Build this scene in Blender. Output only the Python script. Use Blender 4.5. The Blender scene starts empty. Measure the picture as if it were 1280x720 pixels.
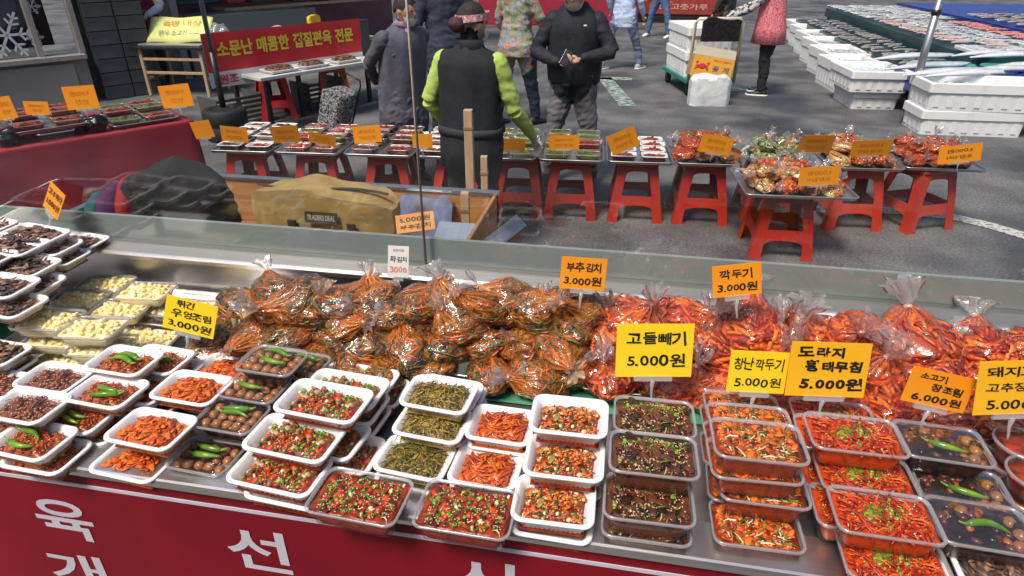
import bpy, bmesh, math, random
from mathutils import Vector, Matrix, Euler, noise
R = math.radians
S = bpy.context.scene
COL = S.collection
# ------------------------------------------------------------------ camera, sky, sun, exposure
CAM_H, PITCH, YAW, FPX = 1.65, R(28), R(10.3), 800.0
cam = bpy.data.cameras.new('camera'); cam_o = bpy.data.objects.new('camera', cam); COL.objects.link(cam_o)
cam_o.location = (0, 0, CAM_H); cam_o.rotation_euler = (R(90) - PITCH, 0, YAW)
cam.sensor_width = 36; cam.lens = FPX / 1280 * 36; cam.clip_start = .02; cam.clip_end = 500
S.camera = cam_o
SUN_EL, SUN_AZ = R(58), R(208)          # azimuth: where the light comes from, clockwise from +Y
W = bpy.data.worlds.new('World'); S.world = W; W.use_nodes = True
_n = W.node_tree.nodes; _bg = _n['Background']
_sky = _n.new('ShaderNodeTexSky'); _sky.sky_type = 'NISHITA'; _sky.sun_disc = False
_sky.sun_elevation = SUN_EL; _sky.sun_rotation = SUN_AZ; _sky.dust_density = 4; _sky.air_density = 1.0
W.node_tree.links.new(_sky.outputs[0], _bg.inputs[0]); _bg.inputs[1].default_value = .095
_l = bpy.data.lights.new('sun', 'SUN'); _l.energy = 3.0; _l.angle = R(16); _l.color = (1, .93, .84)
sun = bpy.data.objects.new('sun', _l); COL.objects.link(sun)
_d = Vector((math.sin(SUN_AZ) * math.cos(SUN_EL), math.cos(SUN_AZ) * math.cos(SUN_EL), math.sin(SUN_EL)))
sun.rotation_euler = _d.to_track_quat('Z', 'Y').to_euler(); sun.location = (0, -5, 12)
vs = S.view_settings; vs.view_transform = 'Standard'; vs.look = 'None'; vs.gamma = 1; vs.use_curve_mapping = False
vs.exposure = .48
S.cycles.transparent_max_bounces = 40; S.cycles.max_bounces = 8; S.cycles.use_denoising = True
S.cycles.caustics_reflective = False; S.cycles.caustics_refractive = False

# ------------------------------------------------------------------ pixel of the 1280x720 photograph -> place
_c, _s = math.cos(YAW), math.sin(YAW)
CR = Vector((_c, _s, 0)); CF = Vector((-_s * math.cos(PITCH), _c * math.cos(PITCH), -math.sin(PITCH))); CU = CR.cross(CF)
CP = Vector((0, 0, CAM_H))
def ray(px, py): return CF + CR * ((px - 640) / FPX) + CU * (-(py - 360) / FPX)
def atz(px, py, z):
    d = ray(px, py); return CP + d * ((z - CAM_H) / d.z)
def aty(px, py, y):
    d = ray(px, py); return CP + d * (y / d.y)
def depth(p): return (Vector(p) - CP).dot(CF)

# ------------------------------------------------------------------ materials
MATS = {}
def _nodes(name):
    m = bpy.data.materials.new(name); m.use_nodes = True; nt = m.node_tree
    return m, nt, nt.nodes, nt.links
def mat(name, c, c2=None, rough=.5, metal=0, scale=20, bump=0, bscale=None, coat=0, isl=0, stretch=None, spec=.5, trans=0, sss=0, lo=.35, hi=.65, detail=4):
    """principled surface: noise mixes c and c2, isl = per-piece variation, bump = fine relief"""
    if name in MATS: return MATS[name]
    m, nt, n, L = _nodes(name); b = n['Principled BSDF']
    b.inputs['Roughness'].default_value = rough; b.inputs['Metallic'].default_value = metal
    b.inputs['Coat Weight'].default_value = coat; b.inputs['Coat Roughness'].default_value = .08
    b.inputs['Specular IOR Level'].default_value = spec; b.inputs['Transmission Weight'].default_value = trans
    tc = n.new('ShaderNodeTexCoord'); mp = n.new('ShaderNodeMapping'); L.new(tc.outputs['Object'], mp.inputs[0])
    if stretch: mp.inputs['Scale'].default_value = stretch
    col = None
    if c2 is not None:
        t = n.new('ShaderNodeTexNoise'); t.inputs['Scale'].default_value = scale; t.inputs['Detail'].default_value = detail
        L.new(mp.outputs[0], t.inputs[0])
        r = n.new('ShaderNodeValToRGB'); r.color_ramp.elements[0].position = lo; r.color_ramp.elements[1].position = hi
        r.color_ramp.elements[0].color = (*c, 1); r.color_ramp.elements[1].color = (*c2, 1)
        if isl:
            g = n.new('ShaderNodeNewGeometry'); ma = n.new('ShaderNodeMath'); ma.operation = 'MULTIPLY_ADD'
            L.new(g.outputs['Random Per Island'], ma.inputs[0]); ma.inputs[1].default_value = isl
            mb_ = n.new('ShaderNodeMath'); mb_.operation = 'SUBTRACT'; L.new(t.outputs[0], mb_.inputs[0]); mb_.inputs[1].default_value = isl * .5
            L.new(mb_.outputs[0], ma.inputs[2]); L.new(ma.outputs[0], r.inputs[0])
        else: L.new(t.outputs[0], r.inputs[0])
        L.new(r.outputs[0], b.inputs['Base Color'])
    else: b.inputs['Base Color'].default_value = (*c, 1)
    if bump:
        t2 = n.new('ShaderNodeTexNoise'); t2.inputs['Scale'].default_value = bscale or scale * 2; t2.inputs['Detail'].default_value = 5
        L.new(mp.outputs[0], t2.inputs[0])
        bp = n.new('ShaderNodeBump'); bp.inputs['Strength'].default_value = bump; bp.inputs['Distance'].default_value = .01
        L.new(t2.outputs[0], bp.inputs['Height']); L.new(bp.outputs[0], b.inputs['Normal'])
        if coat: L.new(bp.outputs[0], b.inputs['Coat Normal'])
    if sss:
        b.inputs['Subsurface Weight'].default_value = sss; b.inputs['Subsurface Radius'].default_value = (.004, .003, .002)
    MATS[name] = m; return m
def film(name, tint=(1, 1, 1), gain=1.0, base=.02, rough=.08, haze=0., hcol=(.9, .9, .9), bump=0, bscale=60, smear=None, stretch=None):
    """thin clear plastic or glass: see-through, mirror-like at grazing angles, a little milky"""
    if name in MATS: return MATS[name]
    m, nt, n, L = _nodes(name); n.remove(n['Principled BSDF']); out = n['Material Output']
    tr = n.new('ShaderNodeBsdfTransparent'); tr.inputs[0].default_value = (*tint, 1)
    gl = n.new('ShaderNodeBsdfGlossy'); gl.inputs['Roughness'].default_value = rough
    fr = n.new('ShaderNodeLayerWeight'); fr.inputs[0].default_value = .5
    nor = None
    if bump:
        tc = n.new('ShaderNodeTexCoord'); t2 = n.new('ShaderNodeTexNoise'); t2.inputs['Scale'].default_value = bscale; t2.inputs['Detail'].default_value = 3
        t2.inputs['Distortion'].default_value = 1.2
        mp = n.new('ShaderNodeMapping'); L.new(tc.outputs['Object'], mp.inputs[0]); L.new(mp.outputs[0], t2.inputs[0])
        if stretch: mp.inputs['Scale'].default_value = stretch
        bp = n.new('ShaderNodeBump'); bp.inputs['Strength'].default_value = bump; bp.inputs['Distance'].default_value = .006
        L.new(t2.outputs[0], bp.inputs['Height']); nor = bp.outputs[0]
        L.new(nor, gl.inputs['Normal']); L.new(nor, fr.inputs['Normal'])
    pw = n.new('ShaderNodeMath'); pw.operation = 'POWER'; L.new(fr.outputs['Facing'], pw.inputs[0]); pw.inputs[1].default_value = 5
    f = n.new('ShaderNodeMath'); f.operation = 'MULTIPLY_ADD'; f.use_clamp = True
    L.new(pw.outputs[0], f.inputs[0]); f.inputs[1].default_value = gain * .96; f.inputs[2].default_value = base + gain * .04
    under = tr.outputs[0]
    if haze or smear:
        df = n.new('ShaderNodeBsdfDiffuse'); df.inputs[0].default_value = (*hcol, 1)
        tl = n.new('ShaderNodeBsdfTranslucent'); tl.inputs[0].default_value = (*hcol, 1)
        h2 = n.new('ShaderNodeMixShader'); h2.inputs[0].default_value = .5; L.new(df.outputs[0], h2.inputs[1]); L.new(tl.outputs[0], h2.inputs[2])
        hz = n.new('ShaderNodeMixShader'); hz.inputs[0].default_value = haze
        L.new(tr.outputs[0], hz.inputs[1]); L.new(h2.outputs[0], hz.inputs[2]); under = hz.outputs[0]
        if smear:
            at = n.new('ShaderNodeAttribute'); at.attribute_name = 'smear'
            d2 = n.new('ShaderNodeBsdfDiffuse'); d2.inputs[0].default_value = (*smear, 1)
            ml = n.new('ShaderNodeMath'); ml.operation = 'MULTIPLY'; ml.inputs[1].default_value = .75; L.new(at.outputs['Fac'], ml.inputs[0])
            h3 = n.new('ShaderNodeMixShader'); L.new(ml.outputs[0], h3.inputs[0]); L.new(under, h3.inputs[1]); L.new(d2.outputs[0], h3.inputs[2]); under = h3.outputs[0]
    mx = n.new('ShaderNodeMixShader'); L.new(f.outputs[0], mx.inputs[0]); L.new(under, mx.inputs[1]); L.new(gl.outputs[0], mx.inputs[2])
    L.new(mx.outputs[0], out.inputs[0]); MATS[name] = m; return m

# ------------------------------------------------------------------ mesh building
ICO = {}
def ico(sub):
    if sub not in ICO:
        b = bmesh.new(); bmesh.ops.create_icosphere(b, subdivisions=sub, radius=1)
        b.verts.ensure_lookup_table(); ICO[sub] = ([v.co.copy() for v in b.verts], [[v.index for v in f.verts] for f in b.faces]); b.free()
    return ICO[sub]
def rot(rx=0, ry=0, rz=0): return Euler((rx, ry, rz)).to_matrix()
class MB:
    def __init__(s): s.v = []; s.f = []; s.m = []; s.attr = None
    def add(s, vs, fs, m=0):
        o = len(s.v); s.v.extend(vs)
        for f in fs: s.f.append([i + o for i in f]); s.m.append(m)
    def box(s, c, size, r=None, m=0, taper=1.0):
        x, y, z = size[0] / 2, size[1] / 2, size[2] / 2; c = Vector(c)
        P = [Vector((sx * x * (taper if sz > 0 else 1), sy * y * (taper if sz > 0 else 1), sz * z)) for sz in (-1, 1) for sx, sy in ((-1, -1), (1, -1), (1, 1), (-1, 1))]
        if r is not None: P = [r @ p for p in P]
        s.add([c + p for p in P], [(3, 2, 1, 0), (4, 5, 6, 7), (0, 1, 5, 4), (1, 2, 6, 5), (2, 3, 7, 6), (3, 0, 4, 7)], m)
    def bar(s, a, b, w, h, m=0, up=(0, 0, 1)):
        a, b = Vector(a), Vector(b); d = (b - a); l = d.length; d.normalize(); u = Vector(up)
        if abs(d.dot(u)) > .98: u = Vector((0, 1, 0))
        x = d.cross(u).normalized(); y = x.cross(d)
        s.box((a + b) / 2, (w, l, h), Matrix((x, d, y)).transposed(), m)
    def ico(s, c, rad, sub=1, r=None, m=0, jit=0, rnd=None):
        vs, fs = ico(sub); c = Vector(c); rad = Vector(rad) if hasattr(rad, '__len__') else Vector((rad,) * 3)
        P = []
        for v in vs:
            k = 1 + (rnd.uniform(-jit, jit) if jit else 0); p = Vector((v.x * rad.x * k, v.y * rad.y * k, v.z * rad.z * k))
            P.append(c + (r @ p if r is not None else p))
        s.add(P, fs, m)
    def rings(s, rings, m=0, cap0=False, cap1=False, closed=True):
        o = len(s.v); n = len(rings[0])
        for rg in rings: s.v.extend(Vector(p) for p in rg)
        for i in range(len(rings) - 1):
            for j in range(n if closed else n - 1):
                k = (j + 1) % n
                s.f.append([o + i * n + j, o + i * n + k, o + (i + 1) * n + k, o + (i + 1) * n + j]); s.m.append(m)
        if cap0: s.f.append([o + j for j in range(n)][::-1]); s.m.append(m)
        if cap1: s.f.append([o + (len(rings) - 1) * n + j for j in range(n)]); s.m.append(m)
    def tube(s, pts, rad, n=6, m=0, flat=1.0, cap=True, up=(0, 0, 1)):
        pts = [Vector(p) for p in pts]; N = len(pts)
        if not hasattr(rad, '__len__'): rad = [rad] * N
        out = []
        for i, p in enumerate(pts):
            d = (pts[min(i + 1, N - 1)] - pts[max(i - 1, 0)]).normalized(); u = Vector(up)
            if abs(d.dot(u)) > .95: u = Vector((0, 1, .1))
            x = d.cross(u).normalized(); y = x.cross(d)
            out.append([p + x * (rad[i] * math.cos(a)) + y * (rad[i] * flat * math.sin(a)) for a in [2 * math.pi * k / n for k in range(n)]])
        s.rings(out, m, cap, cap)
    def grid(s, fn, nu, nv, m=0):
        s.rings([[fn(i / nu, j / nv) for j in range(nv + 1)] for i in range(nu + 1)], m, closed=False)
    def mesh(s, name, mats, smooth=True, smear=None):
        me = bpy.data.meshes.new(name); me.from_pydata([tuple(v) for v in s.v], [], s.f)
        for mm in (mats if isinstance(mats, (list, tuple)) else [mats]): me.materials.append(mm)
        me.polygons.foreach_set('material_index', s.m)
        if smooth: me.polygons.foreach_set('use_smooth', [True] * len(s.f))
        if smear is not None:
            a = me.attributes.new('smear', 'FLOAT', 'POINT'); a.data.foreach_set('value', smear)
        me.update(); return me
def obj(name, me, parent=None, loc=(0, 0, 0), rz=0, r=None, sc=None):
    o = bpy.data.objects.new(name, me); COL.objects.link(o); o.location = loc
    o.rotation_euler = r if r is not None else (0, 0, rz)
    if sc is not None: o.scale = (sc,) * 3 if not hasattr(sc, '__len__') else sc
    if parent: o.parent = parent
    return o
def tag(o, label, cat, group=None, kind=None):
    o['label'] = label; o['category'] = cat
    if group: o['group'] = group
    if kind: o['kind'] = kind
    return o
def thing(name, label, cat, loc=(0, 0, 0), rz=0, group=None, r=None, sc=None):
    return tag(obj(name, None, None, loc, rz, r, sc), label, cat, group)
def struct(name, me, **k):
    o = obj(name, me, **k); o['kind'] = 'structure'; return o
def stuff(o): o['kind'] = 'stuff'; return o
def bev(me, w, seg=2, ang=40):
    b = bmesh.new(); b.from_mesh(me)
    es = [e for e in b.edges if len(e.link_faces) == 2 and e.calc_face_angle(0) > R(ang)]
    bmesh.ops.bevel(b, geom=es, offset=w, segments=seg, affect='EDGES', profile=.6, clamp_overlap=True); b.to_mesh(me); b.free(); me.update(); return me
def sharp(me, a=35):
    me.set_sharp_from_angle(angle=R(a)); return me
def boxm(name, size, m, bevel=0, c=(0, 0, 0), taper=1):
    b = MB(); b.box(c, size, None, 0, taper); me = b.mesh(name, m, smooth=False)
    return bev(me, bevel) if bevel else me
def rrect(w, d, r, k=5, s=10):
    """points of a rounded rectangle, counter-clockwise"""
    P = []; hx, hy = w / 2 - r, d / 2 - r
    cs = [(hx, -hy, -90), (hx, hy, 0), (-hx, hy, 90), (-hx, -hy, 180)]
    for i, (cx, cy, a0) in enumerate(cs):
        arc = [(cx + r * math.cos(R(a0 + 90 * t / k)), cy + r * math.sin(R(a0 + 90 * t / k))) for t in range(k + 1)]
        P += arc; nx = cs[(i + 1) % 4]; e = (nx[0] + r * math.cos(R(nx[2])), nx[1] + r * math.sin(R(nx[2])))
        for t in range(1, s): P.append((arc[-1][0] + (e[0] - arc[-1][0]) * t / s, arc[-1][1] + (e[1] - arc[-1][1]) * t / s))
    return P
ORD = ['first', 'second', 'third', 'fourth', 'fifth', 'sixth', 'seventh', 'eighth', 'ninth', 'tenth', 'eleventh', 'twelfth', 'thirteenth', 'fourteenth', 'fifteenth', 'sixteenth', 'seventeenth', 'eighteenth', 'nineteenth', 'twentieth'] + ['twenty-' + w for w in ('first', 'second', 'third', 'fourth', 'fifth', 'sixth', 'seventh', 'eighth', 'ninth')] + ['thirtieth', 'thirty-first', 'thirty-second', 'thirty-third']
# ------------------------------------------------------------------ lettering
GLY = {}
def glyph(ch, bold):
    if (ch, bold) not in GLY:
        cu = bpy.data.curves.new('glyph', 'FONT'); cu.body = ch; cu.size = 1; cu.offset = bold; cu.resolution_u = 4
        o = bpy.data.objects.new('glyph', cu); COL.objects.link(o)
        dg = bpy.context.evaluated_depsgraph_get(); me = bpy.data.meshes.new_from_object(o.evaluated_get(dg))
        GLY[(ch, bold)] = ([v.co.copy() for v in me.vertices], [list(p.vertices) for p in me.polygons])
        bpy.data.objects.remove(o); bpy.data.curves.remove(cu); bpy.data.meshes.remove(me)
    return GLY[(ch, bold)]
def text_mesh(name, txt, width, height, m, bold=.02, jit=.0, seed=1, gap=.06, mirror=False, slant=0.):
    """one line of lettering fitted into width x height, centred, in the XZ plane facing -Y"""
    rnd = random.Random(seed); X = 0; V = []; F = []
    for ch in txt:
        if ch == ' ': X += .3; continue
        vs, fs = glyph(ch, bold)
        if not vs: X += .5; continue
        x0 = min(v.x for v in vs); x1 = max(v.x for v in vs); a = rnd.uniform(-jit, jit); k = 1 + rnd.uniform(-jit, jit); dy = rnd.uniform(-jit, jit) * .5
        o = len(V); cx, cy = (x0 + x1) / 2, .35
        for v in vs:
            x, y = (v.x - cx) * k, (v.y - cy) * k
            V.append([X + (x1 - x0) / 2 + x * math.cos(a) - y * math.sin(a) + slant * y, y * math.cos(a) + x * math.sin(a) + dy])
        F += [[i + o for i in f] for f in fs]; X += (x1 - x0) * k + gap
    x0 = min(v[0] for v in V); x1 = max(v[0] for v in V); y0 = min(v[1] for v in V); y1 = max(v[1] for v in V)
    sx = width / (x1 - x0); sy = height / (y1 - y0)
    b = MB(); b.add([Vector((((v[0] - x0) * sx - width / 2) * (-1 if mirror else 1), 0, (v[1] - y0) * sy - height / 2)) for v in V], [f[::-1] if mirror else f for f in F])
    return b.mesh(name, m, smooth=False)
# ------------------------------------------------------------------ shared materials
white_foam = mat('white_foam', (.78, .77, .77), (.84, .83, .83), rough=.38, scale=30, bump=.05, bscale=300)
steel = mat('brushed_steel', (.70, .67, .65), (.80, .77, .75), rough=.36, metal=1, scale=8, stretch=(1, 60, 60), bump=.03, bscale=12)
steel_soft = mat('worn_steel', (.62, .61, .60), (.74, .73, .72), rough=.38, metal=1, scale=14, bump=.03, bscale=60)
red_paint = mat('red_panel_paint', (.17, .003, .010), (.235, .006, .016), rough=.5, scale=2.2, bump=.35, bscale=3.0, spec=.22, detail=9)
white_paint = mat('white_panel_print', (.5, .48, .56), (.55, .53, .6), rough=.5, scale=9)
band_grey = mat('grey_green_aluminium', (.30, .335, .33), (.34, .375, .37), rough=.55, scale=4)
green_mat = mat('green_rubber_mat', (.0, .15, .06), (.0, .22, .09), rough=.55, scale=40)
glass = film('glass_pane', tint=(.95, .965, .96), gain=1.5, base=.0, rough=.0)
def asphalt_mat():
    m, nt, n, L = _nodes('asphalt'); b = n['Principled BSDF']; b.inputs['Roughness'].default_value = .8
    tc = n.new('ShaderNodeTexCoord'); f = []
    for sc, d in ((.35, 3), (2.2, 8), (60, 8), (.9, 8)):
        t = n.new('ShaderNodeTexNoise'); t.inputs['Scale'].default_value = sc; t.inputs['Detail'].default_value = d; L.new(tc.outputs['Object'], t.inputs[0]); f.append(t)
    r1 = n.new('ShaderNodeValToRGB'); r1.color_ramp.elements[0].color = (.07, .071, .078, 1); r1.color_ramp.elements[1].color = (.145, .144, .15, 1); r1.color_ramp.elements[0].position = .35; r1.color_ramp.elements[1].position = .68; L.new(f[1].outputs[0], r1.inputs[0])
    r2 = n.new('ShaderNodeValToRGB'); r2.color_ramp.elements[0].color = (.5, .5, .5, 1); r2.color_ramp.elements[1].color = (1.5, 1.5, 1.48, 1); r2.color_ramp.elements[0].position = .3; r2.color_ramp.elements[1].position = .7; L.new(f[2].outputs[0], r2.inputs[0])
    mx = n.new('ShaderNodeMix'); mx.data_type = 'RGBA'; mx.blend_type = 'MULTIPLY'; mx.inputs[0].default_value = 1; L.new(r1.outputs[0], mx.inputs[6]); L.new(r2.outputs[0], mx.inputs[7])
    r3 = n.new('ShaderNodeValToRGB'); r3.color_ramp.elements[0].color = (.45, .45, .46, 1); r3.color_ramp.elements[1].color = (1.15, 1.13, 1.1, 1); r3.color_ramp.elements[0].position = .36; r3.color_ramp.elements[1].position = .52; L.new(f[3].outputs[0], r3.inputs[0])
    m2 = n.new('ShaderNodeMix'); m2.data_type = 'RGBA'; m2.blend_type = 'MULTIPLY'; m2.inputs[0].default_value = 1; L.new(mx.outputs[2], m2.inputs[6]); L.new(r3.outputs[0], m2.inputs[7]); L.new(m2.outputs[2], b.inputs['Base Color'])
    rr_ = n.new('ShaderNodeMapRange'); rr_.inputs[1].default_value = .35; rr_.inputs[2].default_value = .6; rr_.inputs[3].default_value = .5; rr_.inputs[4].default_value = .9; L.new(f[3].outputs[0], rr_.inputs[0]); L.new(rr_.outputs[0], b.inputs['Roughness'])
    bp = n.new('ShaderNodeBump'); bp.inputs['Strength'].default_value = .4; bp.inputs['Distance'].default_value = .01; L.new(f[2].outputs[0], bp.inputs['Height']); L.new(bp.outputs[0], b.inputs['Normal']); MATS['asphalt'] = m; return m
asphalt = asphalt_mat()
# ------------------------------------------------------------------ ground
b = MB(); b.grid(lambda u, v: Vector((-160 + 320 * u, -120 + 320 * v, 0)), 8, 8); struct('ground', b.mesh('ground', asphalt, False))
paint_line = mat('worn_white_line', (.09, .09, .095), (.5, .5, .48), rough=.8, scale=40, lo=.36, hi=.5, detail=8)
pale_green = mat('green_paint_and_sun_patch', (.08, .085, .085), (.36, .44, .38), rough=.8, scale=14, lo=.38, hi=.6, detail=8)  # worn road paint; the same pale colour also paints a sun patch
def road_mark(name, pts, w, m):
    b = MB(); L = []
    for i, p in enumerate(pts):
        d = (Vector(pts[min(i + 1, len(pts) - 1)]) - Vector(pts[max(i - 1, 0)])).normalized(); n = Vector((-d.y, d.x, 0)); p = Vector(p)
        L.append([p + n * w / 2, p - n * w / 2])
    b.rings(L, closed=False); struct(name, b.mesh(name, m, False))
def gz(px, py): v = atz(px, py, 0); return (v.x, v.y, .004)
road_mark('road_line', [gz(*q) for q in ((940, 262), (1040, 262), (1120, 264), (1190, 271), (1240, 283), (1300, 301), (1400, 345))], .13, paint_line)
road_mark('road_marking_and_sun', [gz(755, 97), gz(768, 112), gz(785, 133)], .2, pale_green)  # stem of the T-shaped sun patch, sunlight painted as pale colour
road_mark('road_marking_and_sun', [gz(735, 97), gz(790, 99)], .22, pale_green)  # crossbar of that sun patch, also painted on
road_mark('road_marking_and_sun', [gz(868, 118), gz(925, 110)], .25, pale_green)
# ------------------------------------------------------------------ display counter
X0, X1 = -2.35, 1.75; BED = .69
ctr = thing('display_counter', 'long steel display counter with red lettered front panel and glass screen', 'counter', ((X0 + X1) / 2, 1.15, 0)); CX = (X0 + X1) / 2; LX = X1 - X0
def cpart(name, me, loc, **k): return obj(name, me, ctr, Vector(loc) - Vector((CX, 1.15, 0)), **k)
def prof(name, P, m, thick=.002):
    """sheet bent along a profile of (y, z) points, running the length of the counter"""
    b = MB(); b.rings([[(-LX / 2, y, z) for y, z in P], [(-LX / 2 + LX * .33, y, z) for y, z in P], [(LX / 2, y, z) for y, z in P]], closed=False)
    me = b.mesh(name, m, False); return me
cpart('front_panel', boxm('front_panel', (LX, .02, .69), red_paint, .002), (CX, .815, .365))
cpart('ledge', prof('ledge', [(.802, .700), (.796, .702), (.794, .714), (.797, .7195), (.802, .721), (.884, .721), (.888, .717), (.889, .690)], steel), (CX, 0, 0))
cpart('bed', boxm('bed', (LX, .612, .012), steel_soft), (CX, 1.195, .684))
cpart('back_wall', boxm('back_wall', (LX, .012, .172), steel), (CX, 1.508, .777))
cpart('flange', prof('flange', [(1.475, .842), (1.470, .844), (1.469, .856), (1.472, .861), (1.478, .863), (1.530, .868), (1.556, .868)], steel), (CX, 0, 0))
cpart('rail', boxm('rail', (LX, .012, .075), band_grey, .002), (CX, 1.562, .905))
cpart('side_panel', boxm('side_panel', (.02, .74, .66), red_paint), (X0 + .012, 1.19, .34)); cpart('side_panel', boxm('side_panel', (.02, .74, .66), red_paint), (X1 - .012, 1.19, .34))
cpart('back_panel', boxm('back_panel', (LX, .015, .8), steel_soft), (CX, 1.59, .41))
for i, (xa, xb) in enumerate(((X0, -.523), (-.519, X1))):
    me = boxm('glass_pane', (xb - xa, .006, .98), glass, c=(0, 0, .49))
    p = cpart('glass_pane', me, ((xa + xb) / 2, 1.531, .872), r=(R(.5), 0, 0))
b = MB(); b.box((0, 0, .49), (.004, .010, .98)); cpart('glass_joint', b.mesh('glass_joint', mat('joint_silicone', (.32, .27, .23), (.4, .36, .32), rough=.4)), (-.521, 1.531, .872), r=(R(.5), 0, 0))
cpart('panel_line', boxm('panel_line', (LX, .002, .009), white_paint), (CX, .8042, .664))
# ribbed green mat
b = MB(); nr = 46; P = []
for i in range(nr * 4 + 1):
    y = .29 * i / (nr * 4); P.append((y, .003 + .0025 * max(0, math.sin(i * math.pi / 2 + .4))))
b.rings([[(x, 1.195 + y, BED + z) for y, z in P] for x in (-1.75, -.5, 1.3)], closed=False)
cpart('rubber_mat', b.mesh('rubber_mat', green_mat, False), (0, 0, 0)).location = (-CX, -1.15, .001)
# lettering on the red panel (the photograph shows only the tops of the lower letters)
def panel_text(ch, px, py, hpx, wpx, sl=0):
    p = aty(px, py, .803); k = depth(p) / FPX
    cpart('lettering', text_mesh('lettering', ch, wpx * k, hpx * k, white_paint, .018, slant=sl), (p.x, .8035, p.z))
for ch, px, py, w, h in (('육', 80, 650, 82, 68), ('개', 97, 713, 82, 62), ('선', 322, 688, 84, 74), ('시', 604, 722, 80, 62)):
    panel_text(ch, px, py, h, w)

# ------------------------------------------------------------------ food materials
FM = dict(
    beef=mat('seasoned_beef', spec=.3, c=(.085, .022, .013), c2=(.26, .075, .035), rough=.3, scale=90, coat=.22, isl=.7, bump=.2, bscale=250),
    chili=mat('chili_red', spec=.3, c=(.26, .012, .002), c2=(.60, .055, .004), rough=.33, scale=80, coat=.22, isl=.6, bump=.2, bscale=250),
    chilidark=mat('chili_sauce_dark', spec=.3, c=(.09, .009, .003), c2=(.33, .036, .005), rough=.3, scale=70, coat=.22, isl=.5, bump=.2, bscale=200),
    orange=mat('chili_orange', spec=.3, c=(.45, .06, .005), c2=(.74, .17, .012), rough=.35, scale=80, coat=.22, isl=.8, bump=.2, bscale=220),
    orangedark=mat('chili_orange_dark', spec=.3, c=(.36, .045, .006), c2=(.72, .14, .015), rough=.3, scale=80, coat=.22, isl=.7, bump=.2, bscale=220),
    brown=mat('braise_brown', spec=.3, c=(.12, .03, .01), c2=(.40, .10, .02), rough=.3, scale=70, coat=.22, isl=.7, bump=.2, bscale=200),
    gosari=mat('fern_shoots', spec=.3, c=(.10, .065, .012), c2=(.46, .31, .08), rough=.42, scale=60, isl=1.0, coat=.2),
    olive=mat('olive_greens', spec=.3, c=(.05, .055, .01), c2=(.24, .20, .03), rough=.4, scale=60, isl=1.0, coat=.2),
    leaf=mat('dark_leaf', spec=.3, c=(.022, .008, .005), c2=(.12, .035, .014), rough=.25, scale=60, isl=.8, coat=.22),
    scal=mat('scallion_green', spec=.3, c=(.045, .14, .005), c2=(.19, .32, .025), rough=.3, scale=120, isl=1.2, coat=.22),
    scalw=mat('scallion_white', spec=.3, c=(.50, .55, .25), c2=(.8, .78, .6), rough=.3, scale=80, isl=.8, coat=.22),
    sesame=mat('sesame', spec=.3, c=(.62, .42, .2), c2=(.85, .68, .42), rough=.45, scale=100, isl=.8),
    radish=mat('radish_cube', spec=.3, c=(.80, .45, .18), c2=(.90, .72, .5), rough=.25, scale=60, isl=.8, coat=.22),
    redradish=mat('red_radish', spec=.3, c=(.24, .016, .002), c2=(.70, .125, .008), rough=.25, scale=30, isl=.7, coat=.22, bump=.15, bscale=160),
    garlic=mat('pickled_garlic', spec=.3, c=(.80, .60, .22), c2=(.90, .80, .46), rough=.25, scale=60, isl=.8, coat=.22, sss=.2),
    egg=mat('soy_quail_egg', spec=.3, c=(.22, .08, .025), c2=(.38, .16, .065), rough=.22, scale=60, coat=.22),
    pepper=mat('green_pepper', spec=.3, c=(.06, .16, .008), c2=(.18, .33, .025), rough=.2, scale=25, coat=.22),
    stem=mat('pepper_stem', spec=.3, c=(.20, .30, .06), rough=.5),
    soy=mat('soy_broth', spec=.3, c=(.012, .006, .004), c2=(.04, .015, .008), rough=.06, scale=30, coat=.22),
    fishskin=mat('braised_fish', spec=.3, c=(.25, .13, .07), c2=(.5, .3, .17), rough=.3, scale=80, coat=.22, isl=.4),
    greybrown=mat('dried_seaweed_snack', spec=.3, c=(.06, .04, .035), c2=(.30, .17, .12), rough=.4, scale=60, isl=.9),
)
FK = list(FM); FL = [FM[k] for k in FK]; FI = {k: i for i, k in enumerate(FK)}
cling = film('cling_film', gain=.4, base=.0, rough=.07, haze=.006, bump=.25, bscale=38)
cling2 = film('cling_film_tight', tint=(.97, .98, 1), gain=2.2, base=.04, rough=.04, haze=.01, bump=.4, bscale=12)
clear_pl = film('clear_container', tint=(.975, .975, .985), gain=.6, base=.0, rough=.1, haze=.03, hcol=(.9, .88, .92))
clear_rim = film('clear_container_rim', tint=(.95, .95, .96), gain=1.3, base=.05, rough=.15, haze=.38, hcol=(.82, .79, .82))
pet_pl = film('clear_lid_box', tint=(.985, .985, .985), gain=.5, base=.0, rough=.05, haze=.006)
# ------------------------------------------------------------------ containers
CM = {}
def white_tray(w, d, h, fl=True):
    key = ('tray', w, d, h)
    if key in CM: return CM[key]
    k, s = 5, 22; rr = .022
    def ring(off, z, flute=0):
        P = rrect(w - 2 * off, d - 2 * off, max(.006, rr - off * .6), k, s); out = []
        for i, (x, y) in enumerate(P):
            if flute and (i % 2 == 0):
                L = math.hypot(x, y); x -= x / L * flute; y -= y / L * flute
            out.append((x, y, z))
        return out
    b = MB()
    b.rings([ring(.024, 0), ring(.018, .002, .0015), ring(.009, h - .007, .0015), ring(.004, h - .006), ring(.0005, h - .006), ring(0, h - .003), ring(.001, h - .0005), ring(.003, h), ring(.007, h),
             ring(.009, h - .002), ring(.011, h - .005), ring(.0135, h - .010, .0028), ring(.022, .007, .0028), ring(.026, .004)], cap0=True, cap1=True)
    CM[key] = b.mesh('tray', white_foam); return CM[key]
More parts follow.
